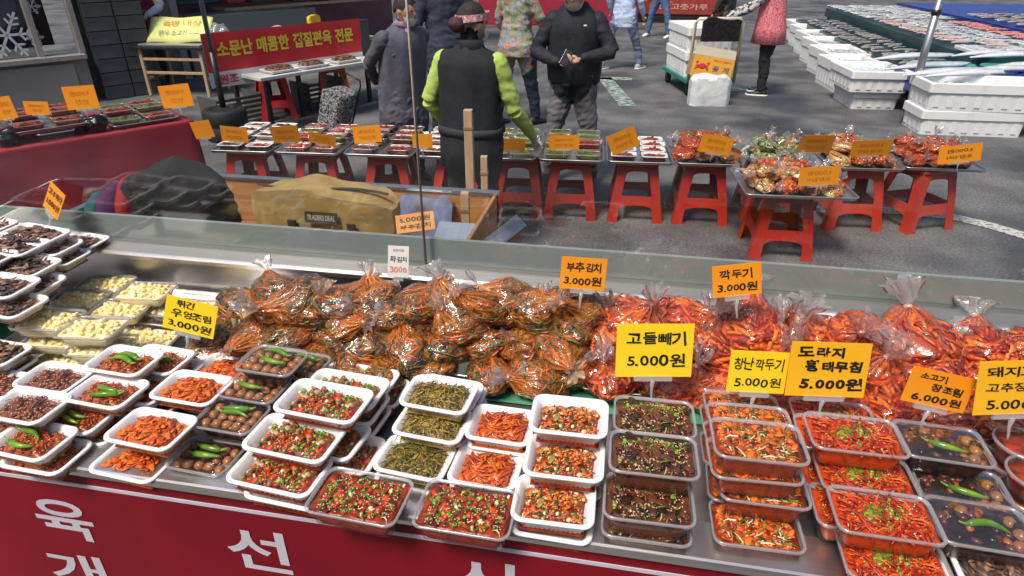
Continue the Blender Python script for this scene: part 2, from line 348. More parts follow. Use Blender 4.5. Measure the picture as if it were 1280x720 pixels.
def deli_box(w, d, h):
    key = ('deli', w, d, h)
    if key in CM: return CM[key]
    def ring(off, z): return [(x, y, z) for x, y in rrect(w - 2 * off, d - 2 * off, max(.008, .02 - off * .4), 5, 4)]
    b = MB(); b.rings([ring(.016, 0), ring(.013, .002), ring(.005, h - .006)], 0, cap0=True)
    b.rings([ring(.005, h - .006), ring(.0005, h - .006), ring(0, h - .003), ring(.0008, h), ring(.004, h), ring(.0052, h - .0055)], 1)
    CM[key] = b.mesh('box', [clear_pl, clear_rim]); return CM[key]
def lid_mesh(w, d, hh):
    key = ('lid', w, d, hh)
    if key in CM: return CM[key]
    def ring(off, z): return [(x, y, z) for x, y in rrect(w - 2 * off, d - 2 * off, max(.008, .022 - off * .4), 6, 4)]
    b = MB(); b.rings([ring(-.001, -.004), ring(-.001, 0), ring(.004, .001), ring(.007, .004), ring(.012, hh - .003), ring(.015, hh), ring(.03, hh + .0015)], cap1=True)
    CM[key] = b.mesh('lid', pet_pl); return CM[key]
def film_mesh(w, d, sag, seed, m=cling):
    key = ('film', w, d, sag, seed, m.name)
    if key in CM: return CM[key]
    b = MB(); N = 14
    def fn(u, v):
        x, y = (u - .5) * w, (v - .5) * d; e = (1 - (2 * u - 1) ** 4) * (1 - (2 * v - 1) ** 4)
        return Vector((x, y, sag * e + .0016 * noise.noise(Vector((x * 30 + seed, y * 30, seed))) * min(1, e * 3)))
    b.grid(fn, N, N); CM[key] = b.mesh('film', m); return CM[key]

# ------------------------------------------------------------------ heaps of food: a mound plus many small pieces
def strip(b, c, L, wd, th, yaw, tilt, bend, m, n=4, seg=3):
    r = rot(0, tilt, yaw); pts = []
    for i in range(seg + 1):
        t = i / seg - .5; pts.append(Vector(c) + r @ Vector((t * L, bend * L * (t * t - .08) * 2, -abs(bend) * L * .35 * (t * t * 4 - .3))))
    ta = [.55] + [1] * (seg - 1) + [.55]
    b.tube(pts, [wd / 2 * k for k in ta], n, m, flat=th / wd)
def ringp(b, c, rad, L, r, m):
    n = 7; P = []
    for z, k in ((-L / 2, 1), (L / 2, 1), (L / 2, .62), (-L / 2, .62)):
        P.append([Vector(c) + r @ Vector((rad * k * math.cos(a), rad * k * math.sin(a), z)) for a in [2 * math.pi * i / n for i in range(n)]])
    b.rings(P, m)
RECIPES = {  # base, mound style, pieces (shape, count, size, material)
    'beef': ('beef', [('chunk', 70, .011, 'beef'), ('strip', 60, .022, 'beef'), ('ses', 90, 0, 'sesame')]),
    'pepperfish': ('brown', [('chunk', 45, .012, 'brown'), ('strip', 70, .024, 'chili'), ('strip', 40, .02, 'orangedark'), ('ses', 70, 0, 'sesame')]),
    'orange': ('orangedark', [('flake', 120, .02, 'orange'), ('flake', 50, .02, 'orangedark'), ('ses', 25, 0, 'sesame')]),
    'braise': ('chilidark', [('chunk', 26, .017, 'chili'), ('chunk', 16, .016, 'fishskin'), ('chunk', 12, .014, 'brown'), ('scal', 30, .004, 'scal'), ('strip', 80, .015, 'scal'), ('flake', 20, .02, 'brown'), ('ses', 170, 0, 'sesame'), ('scal', 10, .004, 'scalw')]),
    'crab': ('chilidark', [('chunk', 26, .017, 'chili'), ('strip', 40, .026, 'chilidark'), ('scal', 36, .0045, 'scal'), ('strip', 80, .016, 'scal'), ('flake', 24, .024, 'chilidark'), ('ses', 240, 0, 'sesame'), ('scal', 8, .0045, 'scalw'), ('strip', 4, .02, 'scalw')]),
    'gosari': ('gosari', [('thread', 420, .04, 'gosari'), ('thread', 90, .034, 'olive'), ('strip', 30, .03, 'gosari')]),
    'greens': ('gosari', [('thread', 240, .036, 'olive'), ('flake', 26, .024, 'olive'), ('thread', 260, .03, 'gosari')]),
    'anchovy': ('orangedark', [('fish', 60, .034, 'orangedark'), ('fish', 24, .03, 'orange'), ('strip', 25, .022, 'chili'), ('ses', 40, 0, 'sesame')]),
    'watery': ('chilidark', [('cube', 30, .0065, 'radish'), ('cube', 60, .0055, 'orange'), ('flake', 60, .014, 'orange'), ('flake', 40, .016, 'orangedark'), ('flake', 20, .022, 'olive'), ('strip', 40, .02, 'olive'), ('ses', 220, 0, 'sesame'), ('strip', 30, .016, 'chili')]),
    'perilla': ('leaf', [('flake', 45, .034, 'leaf'), ('strip', 30, .02, 'chilidark'), ('strip', 60, .018, 'scal'), ('scal', 20, .0045, 'scal'), ('ses', 300, 0, 'sesame'), ('strip', 4, .014, 'scalw'), ('strip', 40, .016, 'chili')]),
    'kimchi': ('chilidark', [('flake', 60, .022, 'orangedark'), ('flake', 26, .02, 'orange'), ('chunk', 30, .013, 'orangedark'), ('strip', 40, .03, 'olive'), ('strip', 26, .026, 'scal'), ('strip', 60, .022, 'chili'), ('strip', 18, .026, 'scalw'), ('ses', 150, 0, 'sesame')]),
    'redstrip': ('chili', [('strip', 120, .042, 'chili'), ('strip', 60, .036, 'orangedark'), ('mid_scal', 36, .0046, 'scal'), ('mid_strip', 90, .014, 'scal'), ('strip', 8, .014, 'scalw'), ('ses', 150, 0, 'sesame')]),
    'soybeef': ('soy', [('chunk', 16, .02, 'leaf'), ('chunk', 10, .018, 'brown')]),
    'eggs': ('soy', [('chunk', 10, .012, 'brown')]),
    'garlic': ('garlic', [('clove', 60, .012, 'garlic')]),
    'snack': ('greybrown', [('flake', 60, .034, 'greybrown'), ('strip', 60, .03, 'greybrown'), ('strip', 20, .026, 'orangedark')]),
    'dryfish': ('greybrown', [('fish', 70, .045, 'greybrown'), ('strip', 40, .03, 'beef')]),
}
HEAPS = {}
def heap(kind, w, d, h, seed=0, full=False, dens=1.0):
    """w x d footprint, h height above the tray floor; full = levelled in a box, else a mound"""
    key = (kind, w, d, h, seed, full, dens)
    if key in HEAPS: return HEAPS[key]
    rnd = random.Random(hash(kind) % 1 + seed * 77 + len(kind) * 13 + int(w * 1e4)); base, pieces = RECIPES[kind]; b = MB()
    def H(x, y):
        u, v = min(1, abs(2 * x / w)), min(1, abs(2 * y / d)); nz = noise.noise(Vector((x * 38 + seed * 9, y * 38, seed * 3.3)))
        if full: return h + .0035 * nz + .004 * (1 - u * u) * (1 - v * v)
        return h * (max(0, (1 - u ** 4.5) * (1 - v ** 4.5)) ** .55) * (.86 + .3 * nz)
    nx, ny = 20, 14
    b.grid(lambda u, v: Vector(((u - .5) * w, (v - .5) * d, H((u - .5) * w, (v - .5) * d) - (.0015 if base != 'soy' else 0))), nx, ny, FI[base])
    if full:
        P = rrect(w, d, .012, 3, 3); q = .84
        b.rings([[(x * q, y * q, .001) for x, y in P], [(x * .985, y * .985, h - .002) for x, y in P], [(x * .9, y * .9, h) for x, y in P]], FI[base])
    for shape, cnt, sz, m in pieces:
        mid = shape.startswith('mid_'); shape = shape.replace('mid_', ''); mi = FI[m]; sp = .40 if full else .415
        for _ in range(int(cnt * dens)):
            if mid: x, y = rnd.gauss(0, .16) * w, rnd.gauss(.02, .15) * d; x = max(-.42 * w, min(.42 * w, x)); y = max(-.4 * d, min(.4 * d, y))
            else: x, y = rnd.uniform(-sp, sp) * w * (1.08), rnd.uniform(-sp, sp) * d * 1.08
            z = H(x, y); yaw = rnd.uniform(0, 6.3); k = rnd.uniform(.7, 1.3)
            # keep long pieces inside the walls
            lim = max(.2, min(1, (w * .47 - abs(x)) / (sz * .5 * k + 1e-6))) if full else 1
            if shape == 'strip': strip(b, (x, y, z + rnd.uniform(0, .004)), sz * k * max(.5, lim), sz * .11 * k, sz * .07, yaw, rnd.uniform(-.35, .35), rnd.uniform(-.5, .5), mi)
            elif shape == 'thread': strip(b, (x, y, z + rnd.uniform(-.001, .005)), sz * k * max(.5, lim), sz * .05 * k, sz * .045, yaw, rnd.uniform(-.3, .3), rnd.uniform(-.9, .9), mi, 3, 4)
            elif shape == 'flake': strip(b, (x, y, z + rnd.uniform(-.001, .004)), sz * k * max(.5, lim), sz * .45 * k, sz * .07, yaw, rnd.uniform(-.5, .5), rnd.uniform(-.5, .5), mi, 6, 3)
            elif shape == 'fish':
                r = rot(0, rnd.uniform(-.3, .3), yaw); c = Vector((x, y, z + rnd.uniform(0, .004))); L = sz * k
                b.tube([c + r @ Vector((t * L, .06 * L * math.sin(t * 5 + yaw), 0)) for t in (-.5, -.3, -.05, .2, .4, .42, .5)], [L * q for q in (.03, .09, .1, .075, .03, .02, .09)], 5, mi, flat=.55)
            elif shape == 'chunk': b.ico((x, y, z - sz * .1), (sz * k * .62, sz * rnd.uniform(.3, .6), sz * rnd.uniform(.25, .42)), 1, rot(rnd.uniform(-.5, .5), rnd.uniform(-.5, .5), yaw), mi, .22, rnd)
            elif shape == 'cube': b.box((x, y, z + sz * .2), (sz * k, sz * k * .8, sz * .7), rot(rnd.uniform(-.6, .6), rnd.uniform(-.6, .6), yaw), mi)
            elif shape == 'clove': b.ico((x, y, z + rnd.uniform(-.003, .003)), (sz * .62 * k, sz * .46, sz * .46), 2, rot(0, rnd.uniform(-.6, .6), yaw), mi)
            elif shape == 'scal': ringp(b, (x, y, z + .0025), sz * k * .8, sz * rnd.uniform(.7, 1.8), rot(rnd.uniform(-1.4, 1.4), rnd.uniform(-1.4, 1.4), yaw), mi)
            elif shape == 'ses': b.box((x, y, z + .003), (.0024, .0015, .001), rot(rnd.uniform(-.5, .5), rnd.uniform(-.5, .5), yaw), mi)
    me = b.mesh('food', FL); HEAPS[key] = me; return me
# peppers and eggs, each its own part
def pepper_mesh(seed):
    key = ('pep', seed)
    if key in CM: return CM[key]
    rnd = random.Random(seed); b = MB(); L = .062; bd = rnd.uniform(.10, .22) * rnd.choice((-1, 1)); pts = []; rad = []
    for i in range(11):
        t = i / 10; pts.append((L * (t - .5), bd * L * math.sin(t * 2.6), .004 * math.sin(t * 3.1))); rad.append(.0064 * (1 - (t - .32) ** 2 * 1.7) if t < .95 else .0016)
    rad[0] = .004; b.tube(pts, rad, 8, 0)
    b.tube([(-L / 2 + .001, 0, 0), (-L / 2 - .006, -bd * .01, .002), (-L / 2 - .013, -bd * .02, .005)], [.0042, .0018, .0016], 6, 1)
    CM[key] = b.mesh('pepper', [FM['pepper'], FM['stem']]); return CM[key]
def egg_mesh():
    if 'egg' not in CM:
        b = MB(); vs, fs = ico(2); b.add([Vector((v.x * .0125 * (1 + .12 * v.x), v.y * .0105, v.z * .0105)) for v in vs], fs); CM['egg'] = b.mesh('egg', FM['egg'])
    return CM['egg']
NAMES = dict(beef='seasoned brown shredded beef', pepperfish='brown braise with two green peppers', orange='orange seasoned dried radish', braise='red braised fish under chopped scallions',
             crab='chili marinated crab with scallion rings', gosari='tangled brown fern shoots', greens='olive green seasoned stems', anchovy='orange-red seasoned dried fish', watery='orange kimchi with white radish cubes',
             perilla='dark soy leaves with scallion and sesame', kimchi='orange cabbage kimchi with green stems', redstrip='red radish strips topped with scallions', soybeef='dark soy eggs with green pepper', eggs='brown quail eggs and two green peppers', garlic='pale yellow pickled garlic', snack='dark crisp seaweed snack', dryfish='dark dried fish')
def dish(kind, style, w, d, h, loc, rz, label, group, seed=0, tilt=(0, 0), rnd=None, food_h=None, detail=True):
    """one packed side dish; loc is the centre of its base"""
    rnd = rnd or random.Random(seed * 31 + 5)
    nm = {'white': 'side_dish_tray', 'deli': 'side_dish_box', 'pet': 'lidded_box'}[style]
    t = thing(nm, label, 'food tray' if style == 'white' else 'food box', loc, rz, group, r=(tilt[0], tilt[1], rz)); sd = seed % 3
    if style == 'white':
        obj('tray', white_tray(w, d, h), t); f = obj('food', heap(kind, w - .030, d - .030, food_h or h * .95, sd, dens=.9), t, (0, 0, .004)); stuff(f)
        obj('film', film_mesh(w - .006, d - .006, .001 + h * .05, sd), t, (0, 0, h + .001))
    elif style == 'deli':
        obj('box', deli_box(w, d, h), t); f = obj('food', heap(kind, w - .016, d - .016, food_h or h * .78, sd, True, 1.0), t, (0, 0, .002)); stuff(f)
        obj('film', film_mesh(w - .004, d - .004, .004 if kind != 'soybeef' else .007, sd, cling if kind != 'soybeef' else cling2), t, (0, 0, h + .0008))
    else:
        obj('box', deli_box(w, d, h), t); f = obj('food', heap(kind, w - .02, d - .02, food_h or h * (.6 if kind == 'eggs' else .82), sd, True, 1.0), t, (0, 0, .002)); stuff(f)
        obj('lid', lid_mesh(w, d, .016), t, (0, 0, h))
    top = (food_h or h * (.86 if style == 'white' else .62)) + .006
    if kind == 'pepperfish':
        for k in range(2): obj('pepper', pepper_mesh(seed * 2 + k), t, (rnd.uniform(-.012, .012), -.018 + .02 * k, top + .004), rz=rnd.uniform(-.35, .25) + (math.pi if rnd.random() < .5 else 0))
    if kind == 'eggs':
        for gx in range(5):
            for gy in range(3):
                obj('egg', egg_mesh(), t, ((gx - 2) * .0235 + rnd.uniform(-.002, .002), (gy - 1) * .0235 + rnd.uniform(-.002, .002), top - .004), r=(rnd.uniform(-.3, .3), rnd.uniform(-.3, .3), rnd.uniform(0, 6)))
        for k in range(2): obj('pepper', pepper_mesh(seed * 2 + k + 40), t, (.005 + rnd.uniform(-.008, .008), -.006 + .022 * k, top + .013), rz=rnd.uniform(-.25, .25) + math.pi * (k % 2))
    if kind == 'soybeef':
        for gx, gy in ((.045, -.03), (.055, -.004), (.05, .022), (-.02, .03)): obj('egg', egg_mesh(), t, (gx, gy, h * .78 + .002), rz=gx * 90)
        obj('pepper', pepper_mesh(60 + seed), t, (.005, -.012, h * .78 + .01), rz=-.2)
    return t
# ------------------------------------------------------------------ stacks of packed dishes on the counter
SW = {'white': 'white tray of ', 'deli': 'clear box of ', 'pet': 'lidded box of '}
LV = ['top', 'second from top', 'third from top', 'fourth from top', 'bottom']
PLACED = []
def clash(x, y, z, w, d, h, tol=.02):
    return any(min(x + w / 2, a + e / 2) - max(x - w / 2, a - e / 2) > tol and min(y + d / 2, b + f / 2) - max(y - d / 2, b - f / 2) > tol and min(z + h, c + g) - max(z, c) > .003 for a, b, c, e, f, g in PLACED)
SPEC = []
def column(kind, style, w, d, h, pitch, stacks, names, seed=0, food_h=None):
    """stacks: (px, py of the rim centre of the top pack, levels, turn, lean x, lean y, base z)"""
    for si, st_ in enumerate(stacks): SPEC.append((kind, style, w, d, h, pitch, st_, names[si], seed, si, food_h))
def settle():
    """put the visible top packs where they stand, then fill in the packs below so that none run into each other"""
    done = []
    for sp in sorted(SPEC, key=lambda q: -q[6][1]):
        kind, style, w, d, h, pitch, (px, py, n, rz, lx, ly, bz), nm, seed, si, fh = sp; hh = h + (.018 if style == 'pet' else .003); z = bz + (n - 1) * pitch
        for _ in range(16):
            p = atz(px, py, z + h)
            if not clash(p.x, p.y, z, w, d, hh): break
            z += .004
        PLACED.append((p.x, p.y, z, w, d, hh)); done.append((sp, p, z))
    for sp, p, zt in done:
        kind, style, w, d, h, pitch, (px, py, n, rz, lx, ly, bz), nm, seed, si, fh = sp; hh = h + (.018 if style == 'pet' else .003); rnd = random.Random(seed * 100 + si)
        got = [(p.x, p.y, zt, R(rz))]; z = zt - pitch
        while z > BED - .004:
            k = len(got); best = None
            for dx, dy in sorted([(a * .01, b * .01) for a in range(-5, 6) for b in range(-1, 7)], key=lambda q: abs(q[0] - lx) + abs(q[1] - ly) * .7):
                x, y = got[-1][0] + dx, got[-1][1] + dy
                if y + d / 2 < 1.24 and not clash(x, y, z, w, d, pitch - .004): best = (x, y); break
            if not best: break
            PLACED.append((best[0], best[1], z, w, d, pitch - .004)); got.append((best[0], best[1], z, R(rz) + rnd.uniform(-.04, .04))); z -= pitch
        for k, (x, y, zz_, a) in enumerate(got):
            where = (LV[k] if k < len(got) - 1 or k == 0 else 'bottom') + ' of ' + nm + ' stack' if len(got) > 1 and ' ' not in nm else nm + ('' if len(got) == 1 else ', ' + LV[k])
            dish(kind, style, w, d, h, (x, y, zz_), a, SW[style] + NAMES[kind] + ', ' + where, 'packed ' + kind + ' dishes on the counter', seed + si * 3 + k, rnd=rnd, food_h=fh)
B_ = BED + .001; LG = .7215
column('pepperfish', 'white', .148, .106, .034, .034, [(155, 449, 4, -3, .026, .008, B_), (134, 487, 3, -4, .024, .012, B_), (97, 518, 2, -3, .024, .01, B_), (40, 548, 2, -4, .02, .02, B_ + .012)], ['rear', 'third', 'second', 'front'], 1)
column('beef', 'white', .148, .106, .034, .034, [(68, 470, 3, -3, -.03, .004, B_), (34, 505, 2, -3, -.03, .004, B_), (-12, 522, 2, -3, -.02, 0, B_)], ['rear', 'middle', 'front'], 3)
column('orange', 'white', .156, .110, .034, .034, [(285, 459, 2, -2, .02, 0, B_), (240, 483, 3, -3, .012, .006, B_), (189, 534, 3, -4, .006, .012, B_), (170, 573, 1, -4, 0, 0, B_)], ['rear', 'third', 'second', 'at the ledge'], 5)
column('eggs', 'pet', .136, .104, .036, .050, [(340, 449, 3, -3, .022, -.006, B_), (319, 482, 2, -4, .022, -.004, B_ + .018), (290, 518, 2, -3, .022, .006, B_), (258, 567, 1, -3, 0, 0, B_ + .006)], ['rear', 'third', 'second', 'at the ledge'], 7)
column('braise', 'white', .182, .114, .036, .034, [(446, 473, 2, -4, .018, .010, B_ + .004), (430, 484, 1, -5, 0, 0, B_ + .076), (405, 499, 1, -5, 0, 0, B_ + .114), (368, 545, 3, -5, .026, .004, B_), (350, 585, 2, -5, .028, .002, B_)], ['rear', 'fourth', 'third', 'second', 'front'], 9)
column('crab', 'deli', .176, .118, .046, .04, [(450, 618, 1, -3, 0, 0, LG), (583, 634, 1, -1, 0, 0, LG)], ['beside the braised fish stacks', 'overhanging the red panel'], 11)
column('gosari', 'white', .148, .110, .034, .034, [(549, 491, 4, -5, .0, .004, B_), (541, 526, 3, -5, 0, .004, B_)], ['rear', 'middle'], 13)
column('greens', 'white', .148, .110, .034, .034, [(519, 570, 2, -5, .004, .004, B_)], ['front'], 15)
column('anchovy', 'white', .136, .112, .036, .034, [(627, 529, 3, -2, .003, .004, B_), (608, 582, 2, -3, .004, .006, B_)], ['rear', 'front'], 17)
column('watery', 'white', .150, .116, .042, .038, [(712, 518, 4, 1, .004, .004, B_), (706, 570, 3, 1, .004, .004, B_), (693, 624, 1, 1, 0, 0, LG + .003)], ['rear', 'middle', 'on the ledge'], 19)
column('perilla', 'deli', .160, .114, .052, .046, [(818, 519, 3, 1, .001, .008, B_), (817, 566, 3, 1, .001, .004, B_), (811, 622, 2, 1, .002, .004, B_)], ['rear', 'middle', 'front'], 21)
column('kimchi', 'deli', .158, .108, .050, .046, [(928, 508, 2, 2, -.004, .006, B_), (938, 526, 1, 2, 0, 0, B_ + .102), (948, 549, 1, 1, 0, 0, B_ + .153), (953, 603, 2, 0, -.014, .002, B_), (945, 655, 1, 1, 0, 0, B_)], ['rear', 'fourth', 'third', 'second', 'at the steel ledge'], 23)
column('redstrip', 'deli', .166, .108, .050, .046, [(1042, 519, 2, 0, -.004, .004, B_), (1069, 541, 1, 0, 0, 0, B_ + .103), (1082, 592, 2, 0, -.012, .002, B_ + .03), (1106, 641, 2, -1, -.010, .004, B_), (1118, 697, 1, -1, 0, 0, LG)], ['rear', 'fourth', 'third', 'second', 'overhanging the steel ledge'], 25)
column('soybeef', 'deli', .154, .110, .046, .044, [(1178, 552, 3, -3, -.002, .004, B_), (1203, 608, 2, -3, -.002, .004, B_ + .006), (1228, 655, 2, -3, 0, .004, B_)], ['rear', 'middle', 'front'], 27)
column('dryfish', 'white', .150, .112, .036, .034, [(1252, 706, 1, -3, 0, 0, LG + .004)], ['at the corner below the soy boxes'], 29)
settle()
# trays at the far end of the counter, partly out of the picture
for i, (px, py, n, kd) in enumerate(((-6, 440, 3, 'snack'), (-2, 478, 2, 'beef'), (10, 462, 1, 'snack'), (112, 447, 1, 'orange'))):
    for j in range(n):
        p = atz(px, py, B_ + .034 * n)
        dish(kd, 'white', .14, .10, .034, (p.x, p.y, B_ + .034 * j), R(-3), 'white tray of ' + ('dark crisp snack' if kd == 'snack' else 'dried radish' if kd == 'orange' else 'shredded beef') + ', ' + ['behind beef at the picture edge', 'between snack and beef', 'low behind the beef stack', 'low behind the pepper trays'][i] + (', ' + LV[n - 1 - j] if n > 1 else ''), 'packed trays at the far end of the counter', i + j)
# round plastic tubs by the right picture edge
def tub(px, py, n, where):
    p = atz(px, py, B_ + .06)
    for i in range(n):
        t = thing('round_tub', 'round clear tub of red paste, ' + where + (', top' if i == n - 1 else ', bottom'), 'food tub', (p.x, p.y, B_ + i * .05), 0, 'round tubs at the counter end')
        ring = lambda r, z: [(r * math.cos(a), r * math.sin(a), z) for a in [2 * math.pi * k / 28 for k in range(28)]]
        b = MB(); b.rings([ring(.04, 0), ring(.042, .002), ring(.05, .044)], 0, cap0=True); b.rings([ring(.05, .044), ring(.054, .044), ring(.054, .049), ring(.05, .05)], 1)
        obj('tub', b.mesh('tub', [clear_pl, clear_rim]), t)
        b = MB(); b.rings([ring(.038, .003), ring(.046, .038), ring(.02, .041)], 0, cap0=True, cap1=True); obj('paste', b.mesh('paste', FM['chilidark']), t)
        b = MB(); b.rings([ring(.052, .0505), ring(.03, .053)], 0, cap1=True); obj('lid', b.mesh('lid', pet_pl), t)
tub(1272, 572, 2, 'behind the soy broth boxes'); tub(1290, 612, 2, 'beside the soy broth boxes'); tub(1264, 548, 1, 'in front of the red bags')
# ------------------------------------------------------------------ steel trays under the bags, and the pickled garlic
def steel_tray_mesh(w, d, h, lip=.012):
    key = ('steel', w, d, h)
    if key in CM: return CM[key]
    def ring(off, z): return [(x, y, z) for x, y in rrect(w - 2 * off, d - 2 * off, max(.01, .035 - off * .5), 6, 3)]
    b = MB(); b.rings([ring(.02, .0), ring(.01, .004), ring(lip * .6, h - .003), ring(.0, h - .002), ring(0, h), ring(.003, h + .002), ring(lip * .7, h), ring(lip, h - .004), ring(.016, .007), ring(.024, .003)], cap0=True, cap1=True)
    CM[key] = b.mesh('steel_tray', steel_soft); return CM[key]
def steel_tray(label, w, d, h, loc, rz=0, group='steel trays on the counter'):
    return tag(obj('steel_tray', steel_tray_mesh(w, d, h), None, loc, rz), label, 'tray', group)
def put_tray(label, pxa, pxb, y0, y1, group='steel trays on the counter'):
    a = aty(pxa, 470, y0); xa = pxa; w = pxb - pxa
    return steel_tray(label, w, y1 - y0, .024, (pxa + w / 2, (y0 + y1) / 2, BED + .0065), 0, group)
put_tray('steel tray under the leftmost leek kimchi bags', -1.0, -.575, 1.245, 1.49)
put_tray('steel tray under the middle leek kimchi bags', -.565, -.085, 1.245, 1.49)
put_tray('steel tray under the red kimchi bags behind the dark leaf boxes', -.075, .36, 1.245, 1.49)
put_tray('steel tray under the red kimchi bags behind the radish strips', .37, .80, 1.245, 1.49)
put_tray('steel tray under the rightmost red kimchi bags', .81, 1.24, 1.245, 1.49)
garl = [(130, 348, 2), (180, 357, 2), (95, 367, 2), (148, 379, 2), (58, 393, 3), (113, 403, 3), (186, 414, 1), (232, 378, 1)]
gt = atz(112, 415, BED); steel_tray('big steel tray holding the pickled garlic boxes', .52, .27, .022, (-1.36, 1.325, BED + .0065), R(6))
steel_tray('empty steel tray behind the garlic boxes', .36, .2, .022, (-1.16, 1.385, BED + .036), R(0))
for i, (px, py, n) in enumerate(garl):
    for j in range(n):
        bz = BED + .012 + (.024 if i in (1, 7) else 0); p = atz(px, py, bz + .048 * (n - 1) + .05)
        where = ['rear corner', 'behind yellow card', 'second from the rear corner', 'middle', 'outer front', 'front middle', 'alone below the yellow card', 'alone behind the yellow card'][i]
        dish('garlic', 'pet', .148, .104, .034, (p.x + .008 * (n - 1 - j), p.y, bz + .05 * j), R(7), 'lidded box of pickled garlic, ' + where + ('' if n == 1 else ', ' + LV[n - 1 - j]), 'pickled garlic boxes', i + j)
# ------------------------------------------------------------------ the tilted steel tray of white oval trays at the end of the counter
st = steel_tray('steel tray stacked with white trays of dark snacks', .44, .62, .03, (-1.85, 1.36, .845), R(-8))
sup = thing('tray_stand', 'dark steel stand under the tray of snack trays', 'stand', (-1.85, 1.36, BED + .001), R(-8))
dk = mat('dark_steel', (.03, .035, .035), (.05, .055, .055), rough=.4, metal=.6)
obj('top', boxm('top', (.4, .56, .01), dk), sup, (0, 0, .148))
for sx in (-1, 1):
    for sy in (-1, 1): obj('leg', boxm('leg', (.025, .025, .142), dk), sup, (sx * .17, sy * .25, .0715))
k_ = 0
for (px, py, n) in ((92, 300, 1), (66, 318, 1), (30, 352, 1), (5, 378, 1), (56, 305, 2), (25, 330, 2), (-5, 355, 2), (40, 292, 3), (12, 305, 3), (-30, 320, 3), (20, 290, 2), (-25, 280, 3)):
    z = .857 + .03 * (n - 1); p = atz(px, py, z + .03); k_ += 1
    dish('snack' if k_ % 3 else 'dryfish', 'white', .165, .115, .032, (p.x, p.y, z), R(-2 + k_ % 4), 'white tray of dark dried snack in the raised steel tray, ' + ['bottom', 'middle', 'top'][n - 1] + ' layer, ' + ORD[k_ - 1] + ' one', 'snack trays at the counter end', k_, tilt=(0, R(4)))
# ------------------------------------------------------------------ knotted plastic bags
bagfilm_g = film('bag_film_orange', gain=1.4, base=.0, rough=.07, haze=.012, hcol=(.9, .6, .4), bump=1.0, bscale=34, smear=(.72, .19, .02))
bagfilm_r = film('bag_film_clear', gain=1.2, base=.0, rough=.07, haze=.02, hcol=(.92, .82, .82), bump=.9, bscale=26, smear=(.62, .14, .07))
bagtail = film('bag_tail', gain=2.6, base=.06, rough=.12, haze=.30, hcol=(.95, .93, .93), bump=.8, bscale=50)
bagtail_o = film('bag_tail_orange', gain=1.6, base=.05, rough=.12, haze=.6, hcol=(.95, .72, .55), bump=.8, bscale=50)
leek1 = mat('leek_dark', (.010, .014, .002), (.17, .135, .014), rough=.3, scale=40, isl=.9, coat=.4)
leek2 = mat('leek_red', (.22, .03, .003), (.66, .16, .012), rough=.3, scale=40, isl=.9, coat=.4)
cab = mat('napa_pale', (.55, .3, .08), (.7, .5, .2), rough=.3, scale=30, isl=.8, coat=.3)
lgreen = mat('light_greens', (.10, .16, .03), (.4, .45, .16), rough=.35, scale=30, isl=.9, coat=.3)
leekb = mat('leek_base', (.018, .015, .003), (.42, .08, .009), rough=.3, scale=55, coat=.4, detail=7, lo=.4, hi=.62)
BAGM = [leek1, leek2, FM['redradish'], FM['chili'], cab, lgreen, FM['orange'], leekb, FM['chilidark']]
